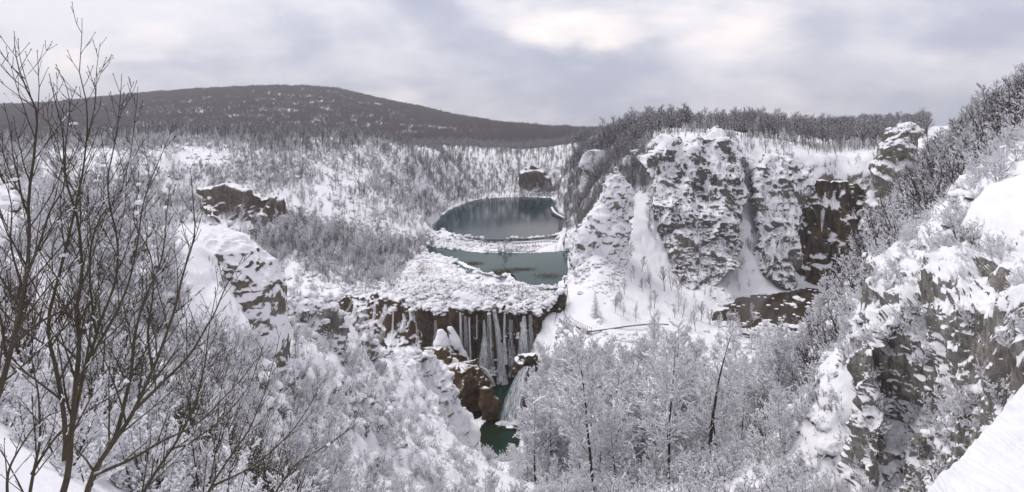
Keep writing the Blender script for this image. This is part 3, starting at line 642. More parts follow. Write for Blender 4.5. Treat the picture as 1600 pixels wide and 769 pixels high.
PRO['shrub_brown'] = [proto('t', 100 + i, M['bark'], .2, .06, H=6, r0=.08, n1=26, n2=4, n3=2, stems=4, spread=.35, clear=.1, l1=.4, rmin=.025, up=.5) for i in range(4)]
def cluster(seed, n, R, mat):
    rg = random.Random(seed); V, Q, o = [], [], 0
    for i in range(n):
        tr, cr = grow(seed * 37 + i, H=rg.uniform(10, 16), r0=.2, n1=20, n2=4, n3=0, clear=.2, l1=.5, rmin=.085, ang=(25, 60), up=.4)
        v, q = tubes(tr + cr, 3); a, r = rg.uniform(0, 6.28), R * math.sqrt(rg.random()); v = v + [r * math.cos(a), r * math.sin(a), 0]
        V.append(v); Q.append(q + o); o += len(v)
    me = mesh_from('wood', np.concatenate(V), np.concatenate(Q), False); me.materials.append(mat); return (me,)
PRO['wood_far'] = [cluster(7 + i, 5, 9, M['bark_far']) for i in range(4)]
def pillow(seed, mat):
    rg = np.random.RandomState(seed); nu, nv = 26, 13
    th = np.linspace(0, 2 * np.pi, nu, endpoint=False); ph = np.linspace(-.5, np.pi / 2 - .05, nv)
    T, Pp = np.meshgrid(th, ph, indexing='ij'); V = np.stack([np.cos(T) * np.cos(Pp), np.sin(T) * np.cos(Pp) * rg.uniform(.7, 1), np.sin(Pp) * rg.uniform(.6, .9)], -1)
    V *= (1 + .38 * fbm(V + seed * 5, .9, 2, seed) + .22 * fbm(V + seed * 3, .38, 2, seed + 9, .6, None, True))[..., None]
    idx = np.arange(nu * nv).reshape(nu, nv); nx = np.roll(idx, -1, 0)
    q = np.stack([idx[:, :-1], nx[:, :-1], nx[:, 1:], idx[:, 1:]], -1).reshape(-1, 4)
    VV = np.concatenate([V.reshape(-1, 3), [V[:, -1].mean(0)]])
    me = mesh_from('cushion', VV, q, True, [(idx[i, -1], idx[(i + 1) % nu, -1], nu * nv) for i in range(nu)]); me.materials.append(mat); return (me,)
M['cushion'] = ground_mat('snow on low bushes', (.075, .06, .045), (.14, .115, .09), (.05, .04, .03), -.35, -.08, .9, 2.5, 0, .4)
PRO['cushion'] = [pillow(i + 1, M['cushion']) for i in range(6)]
def fir(seed, H, mat, tiers=16):
    rg = random.Random(seed); segs = []; tr = [(0, 0, -.3, 0, 0, H, .16, .02)]; sn = []
    for i in range(tiers):
        f = (i + .5) / tiers; z = H * (.08 + .9 * f); L = H * .24 * (1.05 - f); nb = 9
        for b in range(nb):
            a = rg.uniform(0, 6.28); l = L * rg.uniform(.75, 1.1); p = Vector((0, 0, z)); d = Vector((math.cos(a), math.sin(a), -.15 - .3 * (1 - f)))
            for s_ in range(4):
                q = p + d * l / 4; q.z += .02 * s_
                segs.append((*p, *q, .05, .04)); sn.append((p.x, p.y, p.z + .07, q.x, q.y, q.z + .07, .11, .07))
                for sd in (-1, 1):
                    e = Vector((-d.y * sd, d.x * sd, -.25)) * (l * .25 * (1 - s_ / 5)) + d * l * .12; segs.append((*q, *(q + e), .05, .02))
                    if rg.random() < .6: sn.append((q.x, q.y, q.z + .05, q.x + e.x, q.y + e.y, q.z + e.z + .05, .08, .03))
                p = q
    return (crown_mesh('trunk', tr, M['bark'], None, 6), crown_mesh('crown', segs, mat, sn))
PRO['fir'] = [fir(i, 10, M['needle']) for i in range(3)]

# visibility of the ground and scattering
DrL = np.exp(lds)
HOR = np.maximum.accumulate(ZG / DrL, axis=1)     # highest view slope of everything nearer
def visible(px, D, top):
    if px < pxs[0] or px > pxs[-1]: return False
    i, j = cell(px, D * .985)
    return (top + .01 * D) / D > HOR[i, j]
RG = random.Random(4)
ITEMS = []    # kind, proto key, px, D, z, scale, rot, tilt, zone
def _h(i, j, k):
    h = (i * 374761393 + j * 668265263 + k * 144665) & 0xffffffff; h = ((h ^ (h >> 13)) * 1274126177) & 0xffffffff
    h = ((h ^ (h >> 16)) * 2246822519) & 0xffffffff; return ((h ^ (h >> 15)) & 0xffffff) / 16777215
def nz2(x, y, sc, sd):
    x /= sc; y /= sc; i, j = math.floor(x), math.floor(y); a, b = x - i, y - j; a = a * a * (3 - 2 * a); b = b * b * (3 - 2 * b)
    return ((_h(i, j, sd) * (1 - a) + _h(i + 1, j, sd) * a) * (1 - b) + (_h(i, j + 1, sd) * (1 - a) + _h(i + 1, j + 1, sd) * a) * b) * 2 - 1
WG = np.minimum.reduce([sdist(XG, DG, P) for P in (L1, L2, PO, ST)]) < .8
PX0 = list(pxs); NP, NL = len(pxs), len(lds); LD0, LDD = lds[0], lds[1] - lds[0]
import bisect
def cell(px, D):
    i = min(max(bisect.bisect_left(PX0, px), 0), NP - 1); j = min(max(int(round((math.log(max(D, 2.3)) - LD0) / LDD)), 0), NL - 1); return i, j
def wet(x, y): return bool(WG[cell(x / y * F + CX, y)])
def inside(px, py, pg):
    c = False
    for i in range(len(pg)):
        (x0, y0), (x1, y1) = pg[i], pg[(i + 1) % len(pg)]
        if (y0 <= py) != (y1 <= py) and px < (x1 - x0) * (py - y0) / (y1 - y0) + x0: c = not c
    return c
# kept clear of scattered plants: snowfields, falls, bare rock
CLEAR = [[(985,300),(1010,300),(1040,480),(1150,480),(1150,440),(1110,420),(1165,380),(1160,240),(1195,240),(1190,380),(1240,450),(1130,470),(1120,515),(930,520),(960,470),(985,400)],
         [(640,488),(690,492),(860,486),(868,500),(850,560),(800,570),(840,690),(800,712),(750,712),(690,560),(655,520)],
         [(528,462),(600,462),(660,500),(650,540),(560,530)],
         [(1228,470),(1225,440),(1262,286),(1350,286),(1355,330),(1300,440),(1280,470)],
         [(1330,769),(1330,560),(1400,480),(1600,470),(1600,769)],
         [(1540,310),(1600,250),(1640,250),(1640,440),(1560,400)],[(1500,330),(1560,290),(1600,250),(1600,330),(1530,400)],
         [(365,310),(450,330),(445,362),(370,362)],[(268,350),(345,350),(400,380),(448,450),(445,540),(290,540)],
         [(876,440),(900,440),(925,520),(890,515)],[(790,374),(895,370),(895,386),(800,384)]]
SHELF = [[(765,560),(820,560),(826,640),(815,700),(750,706),(742,690)],[(600,470),(640,408),(668,392),(900,400),(890,480),(640,500)],[(668,362),(700,362),(900,360),(900,398),(680,392)]]
def scatter(kind, keys, n, px, D, sc, zone, dens=None, logd=True, yoff=0, clear=True, smax=None, margin=0):
    made = 0; tries = 0
    while made < n and tries < n * 12:
        tries += 1
        p = RG.uniform(*px)
        d = math.exp(RG.uniform(math.log(D[0]), math.log(D[1]))) if logd else math.sqrt(RG.uniform(D[0] ** 2, D[1] ** 2))
        x = (p - CX) / F * d
        if dens and not dens(p, d, x): continue
        z = ground(p, d)
        py = H0 - z / d * F
        if clear and any(inside(p, py, c) for c in CLEAR): continue
        if kind != 'cushion' and clear and zone not in ('falls_shelf', 'lake_barrier') and any(inside(p, py, c) for c in SHELF): continue
        if smax and slope_at(p, d) > smax: continue
        s = sc[0] + (sc[1] - sc[0]) * RG.random() ** (3.2 if kind == 'cushion' else 1)
        if kind == 'tree': s *= 1 + .38 * nz2(x, d, 20, 77)
        hgt = {'tree': 15, 'shrub': 5, 'cushion': 1.5, 'wood': 14}[kind] * s
        if not visible(p, d, z + hgt): continue
        if zone.startswith('valley') and kind != 'cushion':
            ty = H0 - (z + hgt * 1.1) / d * F
            lim = np.interp(p, [700, 780, 835, 870, 930, 1060, 1110, 1170, 1230, 1290, 1330], [725, 705, 570, 535, 528, 520, 500, 520, 515, 470, 440])
            if ty < lim and RG.random() < .96: continue
        if wet(x, d): continue
        ITEMS.append([kind, RG.choice(keys) if isinstance(keys, list) else keys, p, d, z, s, RG.uniform(0, 6.28), zone, hgt / d]); made += 1
#@@SCATTER
nzf = lambda sc, sd, th: (lambda p, d, x: nz2(x, d, sc, sd) > th)
scatter('wood', 'wood_far', 42000, (-300, 970), (1000, 2800), (.65, 1.1), 'hill', logd=False, dens=lambda p, d, x: RG.random() < 1.35 + .5 * nz2(x, d, 170, 21) + .4 * nz2(x, d, 50, 22))
scatter('tree', 'tree_bare', 7500, (-200, 940), (470, 1050), (.6, 1.05), 'left_plateau', logd=False, dens=lambda p, d, x: d > 508 + .14 * max(p - 400, 0) + 60 * nz2(x, d, 60, 2) or RG.random() < .12)
scatter('tree', 'tree_bare', 4600, (895, 1450), (440, 950), (.55, 1.5), 'right_plateau', logd=False, dens=lambda p, d, x: (d > 455 or p < 1000) and RG.random() < .7 + 1.3 * nz2(x, d, 22, 5))
scatter('tree', 'tree_bare', 1300, (880, 1010), (380, 580), (.4, .8), 'right_upper_slope')
scatter('tree', ['tree_mid', 'tree_bare'], 420, (995, 1400), (385, 450), (.35, .7), 'right_cliffs', dens=lambda p, d, x: d > 422 or RG.random() < .3)
scatter('tree', ['tree_mid'] * 2 + ['tree_bare'], 1900, (-100, 900), (320, 760), (.3, .75), 'left_slope', dens=nzf(50, 3, -.35))
scatter('shrub', ['shrub_mid'] * 3 + ['shrub_brown'], 30000, (-100, 900), (310, 800), (.25, 1.0), 'left_slope', dens=lambda p, d, x: RG.random() < .8 + 1.0 * nz2(x, d, 45, 8) + .6 * nz2(x, d, 12, 9))
scatter('tree', 'tree_near', 330, (830, 1300), (95, 262), (.45, .95), 'valley', logd=False, dens=lambda p, d, x: not (1075 < p < 1175 and d < 112) and not (1040 < p < 1260 and d > 205 and RG.random() < .8))
scatter('tree', 'tree_near', 26, (890, 1290), (72, 135), (.6, 1.0), 'valley_front', dens=lambda p, d, x: not (1060 < p < 1190 and d < 112))
scatter('tree', 'tree_near', 22, (720, 1250), (60, 110), (.25, .5), 'valley_front', dens=lambda p, d, x: not (1070 < p < 1180))
scatter('tree', ['tree_mid', 'tree_bare'], 90, (950, 1180), (272, 385), (.4, .8), 'snowfield', clear=False)
scatter('tree', ['tree_bare', 'tree_mid', 'tree_mid'], 170, (320, 640), (305, 385), (.5, 1.0), 'left_gully', dens=lambda p, d, x: RG.random() < .45 + 1.2 * nz2(x, d, 30, 44))
scatter('shrub', 'shrub_dark', 300, (120, 600), (26, 120), (.35, .8), 'left_ridge')
scatter('shrub', 'shrub_near', 700, (720, 1300), (55, 260), (.6, 1.4), 'valley', smax=1.5)
scatter('shrub', ['shrub_mid', 'shrub_brown'], 1500, (1180, 1650), (75, 330), (.5, 1.3), 'right_slope')
scatter('tree', ['tree_bare', 'tree_bare', 'tree_mid'], 650, (1370, 1700), (85, 330), (.3, .6), 'right_ridge', dens=lambda p, d, x: p > 1440 or d > 130)
scatter('shrub', 'shrub_near', 850, (1180, 1640), (44, 125), (.25, .85), 'right_near')
scatter('shrub', 'shrub_near', 1300, (40, 745), (36, 215), (.22, .75), 'left_ridge', dens=lambda p, d, x: RG.random() < (p + 60) / 500)
scatter('shrub', 'shrub_dark', 80, (-60, 460), (20, 60), (.4, .9), 'left_near')
scatter('shrub', 'shrub_near', 150, (-60, 460), (14, 60), (.3, .7), 'left_near')
scatter('shrub', 'shrub_near', 90, (715, 860), (180, 262), (.6, 1.3), 'pool_rim')
scatter('cushion', 'cushion', 7000, (-100, 900), (310, 760), (.25, 1.6), 'left_slope', dens=nzf(35, 12, -.3))
scatter('cushion', 'cushion', 3800, (530, 890), (281, 312), (.25, 1.3), 'falls_shelf', clear=True)
scatter('cushion', 'cushion', 1500, (660, 895), (408, 436), (.3, 1.6), 'lake_barrier')
scatter('cushion', 'cushion', 2200, (560, 720), (300, 420), (.3, 1.6), 'left_shore')
scatter('cushion', 'cushion', 3000, (885, 1240), (250, 440), (.2, 1.2), 'right_cliffs', dens=nzf(30, 14, .0))
scatter('cushion', 'cushion', 1500, (830, 1300), (100, 300), (.3, 1.6), 'valley')
scatter('cushion', 'cushion', 2600, (0, 745), (40, 215), (.15, .9), 'left_ridge')
scatter('cushion', 'cushion', 1700, (1180, 1640), (60, 330), (.2, 1.2), 'right_slope')
scatter('shrub', ['shrub_mid', 'shrub_brown'], 1300, (530, 890), (281, 318), (.12, .5), 'falls_shelf', clear=True)
scatter('shrub', ['shrub_mid', 'shrub_brown'], 260, (660, 895), (408, 436), (.2, .6), 'lake_barrier')
def on_rock(kind, keys, n, o, sc, zone, nmin=.25, front=True):
    V = SURF[o.name]; N = grid_normals(V); f = N[..., 2] * 0 + 1
    Nz = np.abs(N[..., 2]); c = np.argwhere(Nz > nmin)
    if not len(c): return
    for _ in range(n):
        i, j = c[RG.randrange(len(c))]; x, d, z = V[i, j]
        if z < gxy(x, d) - .5: continue
        p = x / d * F + CX; s = sc[0] + (sc[1] - sc[0]) * RG.random() ** 2
        hgt = {'tree': 15, 'shrub': 5, 'cushion': 1.5}[kind] * s
        ITEMS.append([kind, RG.choice(keys) if isinstance(keys, list) else keys, p, d, z, s, RG.uniform(0, 6.28), zone, hgt / d])
for k in range(420):
    p = RG.uniform(636, 880); i = (p - 636) / 244 * 279; q = SURF['waterfall_cliff'][int(np.clip(i, 0, 279)), 118 + RG.randrange(14)]
    s_ = .3 + 1.5 * RG.random() ** 2; ITEMS.append(['cushion', 'cushion', q[0] / q[1] * F + CX, q[1] - RG.uniform(-1, 1.6), q[2] + RG.uniform(-.5, .7), s_, RG.uniform(0, 6), 'falls_shelf', .001])
    if k % 3 == 0: ITEMS.append(['shrub', 'shrub_mid', q[0] / q[1] * F + CX, q[1] - RG.uniform(-1, .6), q[2] + RG.uniform(-.5, .3), RG.uniform(.25, .6), RG.uniform(0, 6), 'falls_shelf', .001])
for o in [o for o in COL.objects if o.name in SURF]:
    D = SURF[o.name][..., 1].mean()
    if o.name.startswith(('waterfall_cliff', 'great_cliff', 'cave', 'far_rock', 'mossy', 'snow_hump')) or 'big snow-capped' in o['label'] or 'lip' in o['label'] or 'wet brown' in o['label']: continue
    if o.name.startswith('tufa_slope'): on_rock('cushion', 'cushion', 150, o, (.2, 1.1), 'falls_shelf', .5); continue
    if D < 60: on_rock('shrub', 'shrub_near', 380, o, (.12, .55), 'near_cliff', .4); on_rock('cushion', 'cushion', 160, o, (.06, .4), 'near_cliff', .45); continue
    if D < 160: on_rock('shrub', 'shrub_near', 60, o, (.15, .5), 'left_ridge', .3); on_rock('cushion', 'cushion', 120, o, (.2, .8), 'left_ridge', .3); continue
    on_rock('tree', ['tree_mid', 'tree_bare'], 90 if 'broad' in o['label'] or 'buttress' in o['label'] else 12, o, (.12, .45), 'right_cliffs', .3)
    on_rock('cushion', 'cushion', 420 if 'broad' in o['label'] or 'pinnacle' in o['label'] else 140, o, (.25, 1.1), 'right_cliffs', .2)
    on_rock('shrub', ['shrub_mid', 'shrub_brown'], 420 if 'broad' in o['label'] or 'buttress' in o['label'] else 90, o, (.2, .7), 'right_cliffs', .3)

LAND = [(60,330,'the tall twigs, left edge'),(120,560,'the dark foreground shrub'),(60,700,'the bottom left corner'),(365,400,'the big snow-capped knoll'),(330,640,'the bottom left slope'),
 (480,470,'the rounded snow hump'),(565,570,'the dark ridge block'),(640,590,'the snow-laden spur'),(520,720,'the left ridge bottom'),(700,720,'the left ridge foot'),
 (790,740,'the green pool outflow'),(870,600,'the white water jet'),(940,540,'the curved boardwalk'),(1040,560,'the open snowfield'),(960,680,'the drooping evergreens'),(1105,650,'the tallest dark trunk'),
 (1180,600,'the short dark trunk'),(1200,520,'the brown stream'),(1290,560,'the right slope foot'),(1230,700,'the snowy cliff-foot ledge'),(1360,380,'the rock tower'),(1340,470,'the brown cliff'),
 (1450,400,'the green slope fir'),(1480,240,'the right skyline thicket'),(1580,160,'the top right corner'),(1560,320,'the smooth right snowfield'),(1400,500,'the grey cliff top'),(1540,450,'the grey cliff right end'),
 (1480,600,'the grey cliff face'),(1100,200,'the cliff rim'),(750,340,'the dark upper lake'),(560,380,'the canyon slope')]
LOOK = {'tree_near': 'snow-white bare tree', 'tree_mid': 'snow-frosted bare tree', 'tree_bare': 'dark bare tree', 'fir': 'snow-laden fir',
        'shrub_near': 'snow-loaded leafless shrub', 'shrub_mid': 'snow-frosted leafless bush', 'shrub_brown': 'brown leafless bush', 'shrub_dark': 'dark leafless shrub'}
def where(p, d, z):
    y = H0 - z / d * F; l = min(LAND, key=lambda q: (q[0] - p) ** 2 + (q[1] - y) ** 2); dx, dy = p - l[0], y - l[1]
    if dx * dx + dy * dy < 18 ** 2: r = 'close beside'
    elif abs(dx) > 2.2 * abs(dy): r = 'right of' if dx > 0 else 'left of'
    elif abs(dy) > 2.2 * abs(dx): r = 'below' if dy > 0 else 'above'
    else: r = ('below and ' if dy > 0 else 'above and ') + ('right of' if dx > 0 else 'left of')
    return r + ' ' + l[2]
SEEN = {}
def place_item(it, nm, cat, mesh=None, label=None, scale=None):
    kind, key, p, d, z, s, rot, zone, sz = it
    me = mesh or RG.choice(PRO[key]); x = (p - CX) / F * d
    if len(me) == 1: o = bpy.data.objects.new(nm, me[0]); COL.objects.link(o)
    else:
        o = bpy.data.objects.new(nm, None); COL.objects.link(o)
        for part, m_ in zip(('trunk', 'crown') if cat == 'tree' else ('stems', 'twigs'), me):
            c = bpy.data.objects.new(part, m_); c.parent = o; COL.objects.link(c)
    o.location = (x, d, z - .1); o.rotation_euler = (RG.uniform(-.12, .12), RG.uniform(-.12, .12), rot); o.scale = scale or (s, s, s * RG.uniform(.9, 1.1))
    if label: tag(o, label, cat)
    else:
        lb = LOOK[key] + ' ' + where(p, d, z); SEEN.setdefault(lb, []).append((o, p, H0 - z / d * F))
        tag(o, lb, cat, lb.replace('tree ', 'trees ', 1).replace('shrub ', 'shrubs ', 1).replace('bush ', 'bushes ', 1))
    return o
ORD = ['first', 'second', 'third', 'fourth', 'fifth', 'sixth', 'seventh', 'eighth', 'ninth', 'tenth']
def name_apart(SEEN):
    for lb, L in SEEN.items():
        if len(L) == 1: continue
        L.sort(key=lambda q: -q[2]); rows = math.ceil(len(L) / 9); per = math.ceil(len(L) / rows)
        for r in range(rows):
            for k, q in enumerate(sorted(L[r * per:(r + 1) * per], key=lambda q: q[1])):
                q[0]['label'] = ('' if rows == 1 else ('front-row ' if r == 0 else ORD[r] + '-row ')) + lb + ', ' + ORD[k] + ' from left'
def gn_scatter(name, items, label=None):
    keys = sorted({i[1] for i in items}); pc = bpy.data.collections.new(name + '_kinds'); index = {}
    n = 0
    for k in keys:
        lst = []
        for me in PRO[k]:
            for m_ in ([me[0]] if len(me) == 1 else [joined(me)]):
                pc.objects.link(bpy.data.objects.new('kind%03d' % n, m_)); lst.append(n); n += 1
        index[k] = lst
    me = bpy.data.meshes.new(name); N = len(items); me.vertices.add(N)
    P = np.array([((i[2] - CX) / F * i[3], i[3], i[4] - .1) for i in items], np.float32); me.vertices.foreach_set('co', P.ravel())
    for nm, ty, data in (('rz', 'FLOAT', [i[6] for i in items]), ('sc', 'FLOAT', [i[5] for i in items]), ('ix', 'INT', [RG.choice(index[i[1]]) for i in items])):
        a = me.attributes.new(nm, ty, 'POINT'); a.data.foreach_set('value', np.array(data, np.float32 if ty == 'FLOAT' else np.int32))
    o = bpy.data.objects.new(name, me); COL.objects.link(o); tag(o, kind='stuff')
    ng = bpy.data.node_groups.new(name, 'GeometryNodeTree')
    ng.interface.new_socket('Geometry', in_out='INPUT', socket_type='NodeSocketGeometry'); ng.interface.new_socket('Geometry', in_out='OUTPUT', socket_type='NodeSocketGeometry')
    g = G(ng); a = g.n('NodeGroupInput'); b = g.n('NodeGroupOutput')
    ci = g.n('GeometryNodeCollectionInfo'); ci.inputs[0].default_value = pc; ci.inputs[1].default_value = True; ci.inputs[2].default_value = True
    at = {}
    for nm, ty in (('rz', 'FLOAT'), ('sc', 'FLOAT'), ('ix', 'INT')):
        q = g.n('GeometryNodeInputNamedAttribute', data_type=ty); q.inputs[0].default_value = nm; at[nm] = q.outputs[0]
    cx = g.n('ShaderNodeCombineXYZ', i_0=g.math('MULTIPLY', g.math('SINE', g.math('MULTIPLY', at['rz'], 37.)), .16), i_1=g.math('MULTIPLY', g.math('SINE', g.math('MULTIPLY', at['rz'], 91.)), .16), i_2=at['rz'])
    ip = g.n('GeometryNodeInstanceOnPoints'); ip.inputs['Pick Instance'].default_value = True
    L = ng.links; L.new(a.outputs[0], ip.inputs['Points']); L.new(ci.outputs[0], ip.inputs['Instance']); L.new(at['ix'], ip.inputs['Instance Index'])
    L.new(cx.outputs[0], ip.inputs['Rotation']); L.new(at['sc'], ip.inputs['Scale']); L.new(ip.outputs[0], b.inputs[0])
    md = o.modifiers.new('scatter', 'NODES'); md.node_group = ng
    return o
_J = {}
def joined(ms):
    key = ms[0].name + ms[1].name
    if key in _J: return _J[key]
    V, Q, MI, o = [], [], [], 0; mats = []
    for m_ in ms:
        v = np.empty(len(m_.vertices) * 3, np.float32); m_.vertices.foreach_get('co', v); V.append(v.reshape(-1, 3))
        q = np.empty(len(m_.loops), np.int32); m_.loops.foreach_get('vertex_index', q); Q.append(q.reshape(-1, 4) + o); o += len(V[-1])
        mi = np.empty(len(m_.polygons), np.int32); m_.polygons.foreach_get('material_index', mi); MI.append(mi)
        if len(m_.materials) > len(mats): mats = list(m_.materials)
    me = mesh_from('joined', np.concatenate(V), np.concatenate(Q), False)
    for m_ in mats: me.materials.append(m_)
    me.polygons.foreach_set('material_index', np.concatenate(MI)); _J[key] = me; return me
trees = sorted([i for i in ITEMS if i[0] == 'tree'], key=lambda i: -i[8]); shr = sorted([i for i in ITEMS if i[0] == 'shrub'], key=lambda i: -i[8])
inview = lambda i: -30 < i[2] < 1630
ti = [i for i in trees if inview(i)][:285]; si = [i for i in shr if inview(i)][:290]
for i in ti: place_item(i, 'bare_tree', 'tree')
for i in si: place_item(i, 'bare_shrub', 'shrub')
name_apart(SEEN)
tid = {id(i) for i in ti}; sid = {id(i) for i in si}
gn_scatter('forest', [i for i in trees if id(i) not in tid])
gn_scatter('undergrowth', [i for i in shr if id(i) not in sid])
gn_scatter('distant_woods', [i for i in ITEMS if i[0] == 'wood'])
gn_scatter('snowy_low_bushes', [i for i in ITEMS if i[0] == 'cushion'])

# firs and marked trees
def fir_at(p, D, py_top, label, sc_xy=1.0, z=None):
    z = ground(p, D) if z is None else z; top = -(py_top - H0) / F * D; s = max(top - z, 1.5) / 10
    place_item(['tree', 'fir', p, D, z, s, RG.uniform(0, 6), '', 0], 'snowy_fir', 'tree', None, label, (s * sc_xy, s * sc_xy, s))
fir_at(932, 268, 455, 'small snowy fir beside the curved boardwalk')
fir_at(445, 520, 212, 'left one of two distant snow-white firs on the left rim', 1.2)
fir_at(455, 525, 214, 'right one of two distant snow-white firs on the left rim', 1.2)
fir_at(1072, 372, 378, 'dusty blue fir growing on the foot of the broad cliff', 1.2)
fir_at(1217, 412, 232, 'small fir on the brown overhanging ledge', 1.3)
fir_at(1180, 470, 178, 'tall thin fir on the rim above the white gully')
fir_at(1152, 460, 200, 'dark thin fir at the left lip of the gully', .8)
fir_at(1292, 430, 258, 'small dark fir on top of the brown cliff', 1.4)
fir_at(1015, 372, 312, 'dark green tree hanging on the slope right of the pinnacle', .7)
fir_at(1462, 66, 372, 'green snow-laden fir on the right slope above the grey cliff', 1.4)
for p, D, pt, l in ((945, 150, 555, 'upper'), (962, 128, 600, 'middle'), (985, 112, 665, 'lower')):
    fir_at(p, D, pt, 'dark drooping evergreen under snow in the valley wood, %s of three' % l, 1.8)
for p, D, pt, l, w_ in ((1105, 84, 492, 'tallest dark-trunked tree standing in the middle of the valley wood', .3), (1156, 98, 590, 'shorter dark-trunked tree right of the tallest trunk', .22), (1122, 92, 560, 'slender dark tree close behind the tallest trunk', .25), (1035, 118, 500, 'slender frosted tree left of the tallest trunk', .25)):
    tr, cr = grow(int(p), H=20, r0=w_, n1=40, n2=9, n3=4, clear=.25, l1=.30, rmin=.016, ang=(35, 65), up=.25); rg = random.Random(int(p))
    me = (crown_mesh('trunk', tr, M['bark'], None, 7), crown_mesh('crown', cr, M['bark_frost'], snowed(cr, rg, .6, .045)))
    z = ground(p, D); s = (-(pt - H0) / F * D - z) / 20
    place_item(['tree', 'tree_near', p, D, z, s, 1.3, '', 0], 'bare_tree', 'tree', me, l, (s, s, s)).rotation_euler = (.02, -.03, 1.3)

# snow-capped boulders in the stream
M['boulder'] = ground_mat('snow-capped boulder', (.05, .042, .035), (.1, .085, .07), (.03, .028, .025), .10, .25, .5, 2, .2, .6)
BO = []
for k in range(5):
    me = pillow(60 + k, M['boulder'])[0]; BO.append(me)
for k in range(75):
    if k < 48:
        for _ in range(50):
            p, y = RG.uniform(1115, 1300), RG.uniform(456, 510); x, D, z = at_z(p, y, Z_ST)
            if sdist(np.array([x]), np.array([D]), ST)[0] < -.2: break
        lb, gr = 'small snow-capped boulder lying in the brown stream', 'snow-capped boulders in the stream'
    else:
        p, y = RG.uniform(1120, 1270), RG.uniform(506, 560); D = RG.uniform(262, 296); x = (p - CX) / F * D; z = ground(p, D)
        lb, gr = 'big snow-buried boulder on the near stream bank', 'snow-buried boulders on the stream bank'
    o = bpy.data.objects.new('boulder', RG.choice(BO)); COL.objects.link(o)
    s = RG.uniform(.5, 1.0) + 1.6 * RG.random() ** 4 + (k >= 48) * 1.6
    o.location = (x, D, z - .15); o.scale = (s * 1.3, s, s * .75); o.rotation_euler[2] = RG.uniform(0, 6.28); tag(o, lb, 'boulder', gr)

BOF = [pillow(90 + k, M['snow'])[0] for k in range(3)]
def reeds(name, pts, n, label):
    segs = []
    for k in range(n):
        a = RG.choice(pts); p, y = a[0] + RG.gauss(0, a[2]), a[1] + RG.gauss(0, a[3]); x, D, z = at_z(p, y, Z_L2); h = RG.uniform(.3, .8)
        segs.append((x, D, z - .1, x + RG.uniform(-.4, .4), D + RG.uniform(-.4, .4), z + h, .05, .02))
    tag(obj(name, crown_mesh(name, segs, M['reed'], None, 3)), None, None, kind='stuff')
M['reed'] = bark_mat('dry reeds', (.16, .10, .055), (.24, .16, .09), .8, 1.2, .6)
reeds('dry_reeds', [(790,424,12,2), (775,427,8,1.5), (855,432,14,2.5), (815,421,12,1.2), (740,412,8,1.5), (660,420,5,9), (655,440,6,8)], 4200, '')

x_, D_, z_ = at_z(798, 662, Z_PO)
for k in range(9):
    me = BOF[k % 3] if k else BOF[0]
    o = bpy.data.objects.new('foam', me); COL.objects.link(o); o.location = (x_ + RG.uniform(-4, 3.5), D_ - 1 + RG.uniform(-3, 2.5), Z_PO - .1); s_ = RG.uniform(.6, 1.9)
    o.scale = (s_ * 1.4, s_ * 1.4, s_ * .45); tag(o, 'white foam churning where the strong jet hits the green pool', 'foam', 'foam under the jet')

# handrail path edge across the open snow
P = catmull([W(920,518,252), W(950,514,258), W(985,509,264), W(1020,506,268), W(1045,507,268)], 40)
for q in P: q[2] = max(q[2], gxy(q[0], q[1]) + .25)
v, q = ribbon(P, .7, .35, -.3); tag(obj('path_edge', mesh_from('path_edge', v, q, False), M['wood']), 'dark timber path edge crossing the foot of the open snowfield', 'path edge')

# packed snow bank at the photographer's side
E = catmull([W(1350,900,1.75), W(1400,838,1.95), W(1450,778,2.2), W(1500,715,2.5), W(1555,655,2.9), W(1605,594,3.4), W(1700,500,4.6), W(1850,400,8)], 260)
rows = []; ED = E / np.linalg.norm(E, axis=1, keepdims=True)
for t_ in np.concatenate([np.linspace(-1, 0, 20, endpoint=False), np.linspace(0, 1, 160) ** 1.3]):
    if t_ < 0: off = ED * (.35 * -t_) + np.array([.12 * -t_, 0, -.9 * (-t_) ** 1.6])
    else: off = (np.stack([E[:, 0] * .2 + 2.2, E[:, 1] * .12, E[:, 2] * 1.04], 1) - E) * t_
    rows.append(E + off)
V = np.stack(rows, 1)
V[..., 2] += .035 * fbm(V, .55, 5, 5) + .006 * np.sin(40 * V[..., 1] + 6 * vnoise(V, .5, 8)) * np.clip(vnoise(V, .6, 9) + .5, 0, 1)
n_, m_ = V.shape[:2]; idx = np.arange(n_ * m_).reshape(n_, m_)
q = np.stack([idx[:-1, :-1], idx[:-1, 1:], idx[1:, 1:], idx[1:, :-1]], -1).reshape(-1, 4)
m = bpy.data.materials.new('wind packed snow'); g = G(nt(m)); pos = g.n('ShaderNodeNewGeometry').outputs['Position']
hh = g.math('ADD', g.noise(g.scaled(pos, (30, 7, 7)), 1.0, 5, .6, 1.2), g.math('MULTIPLY', g.noise(pos, 60, 3), .3))
pbsdf(g, Base_Color=SNOW + (1,), Roughness=.8, Specular_IOR_Level=.2, Normal=g.n('ShaderNodeBump', i_Strength=.55, i_Distance=.03, i_Height=hh).outputs[0]); M['bank_snow'] = m
tag(obj('snow_bank', mesh_from('snow_bank', V.reshape(-1, 3), q), M['bank_snow']), 'smooth packed snow bank in the lower right corner close to the viewer', 'snow bank')

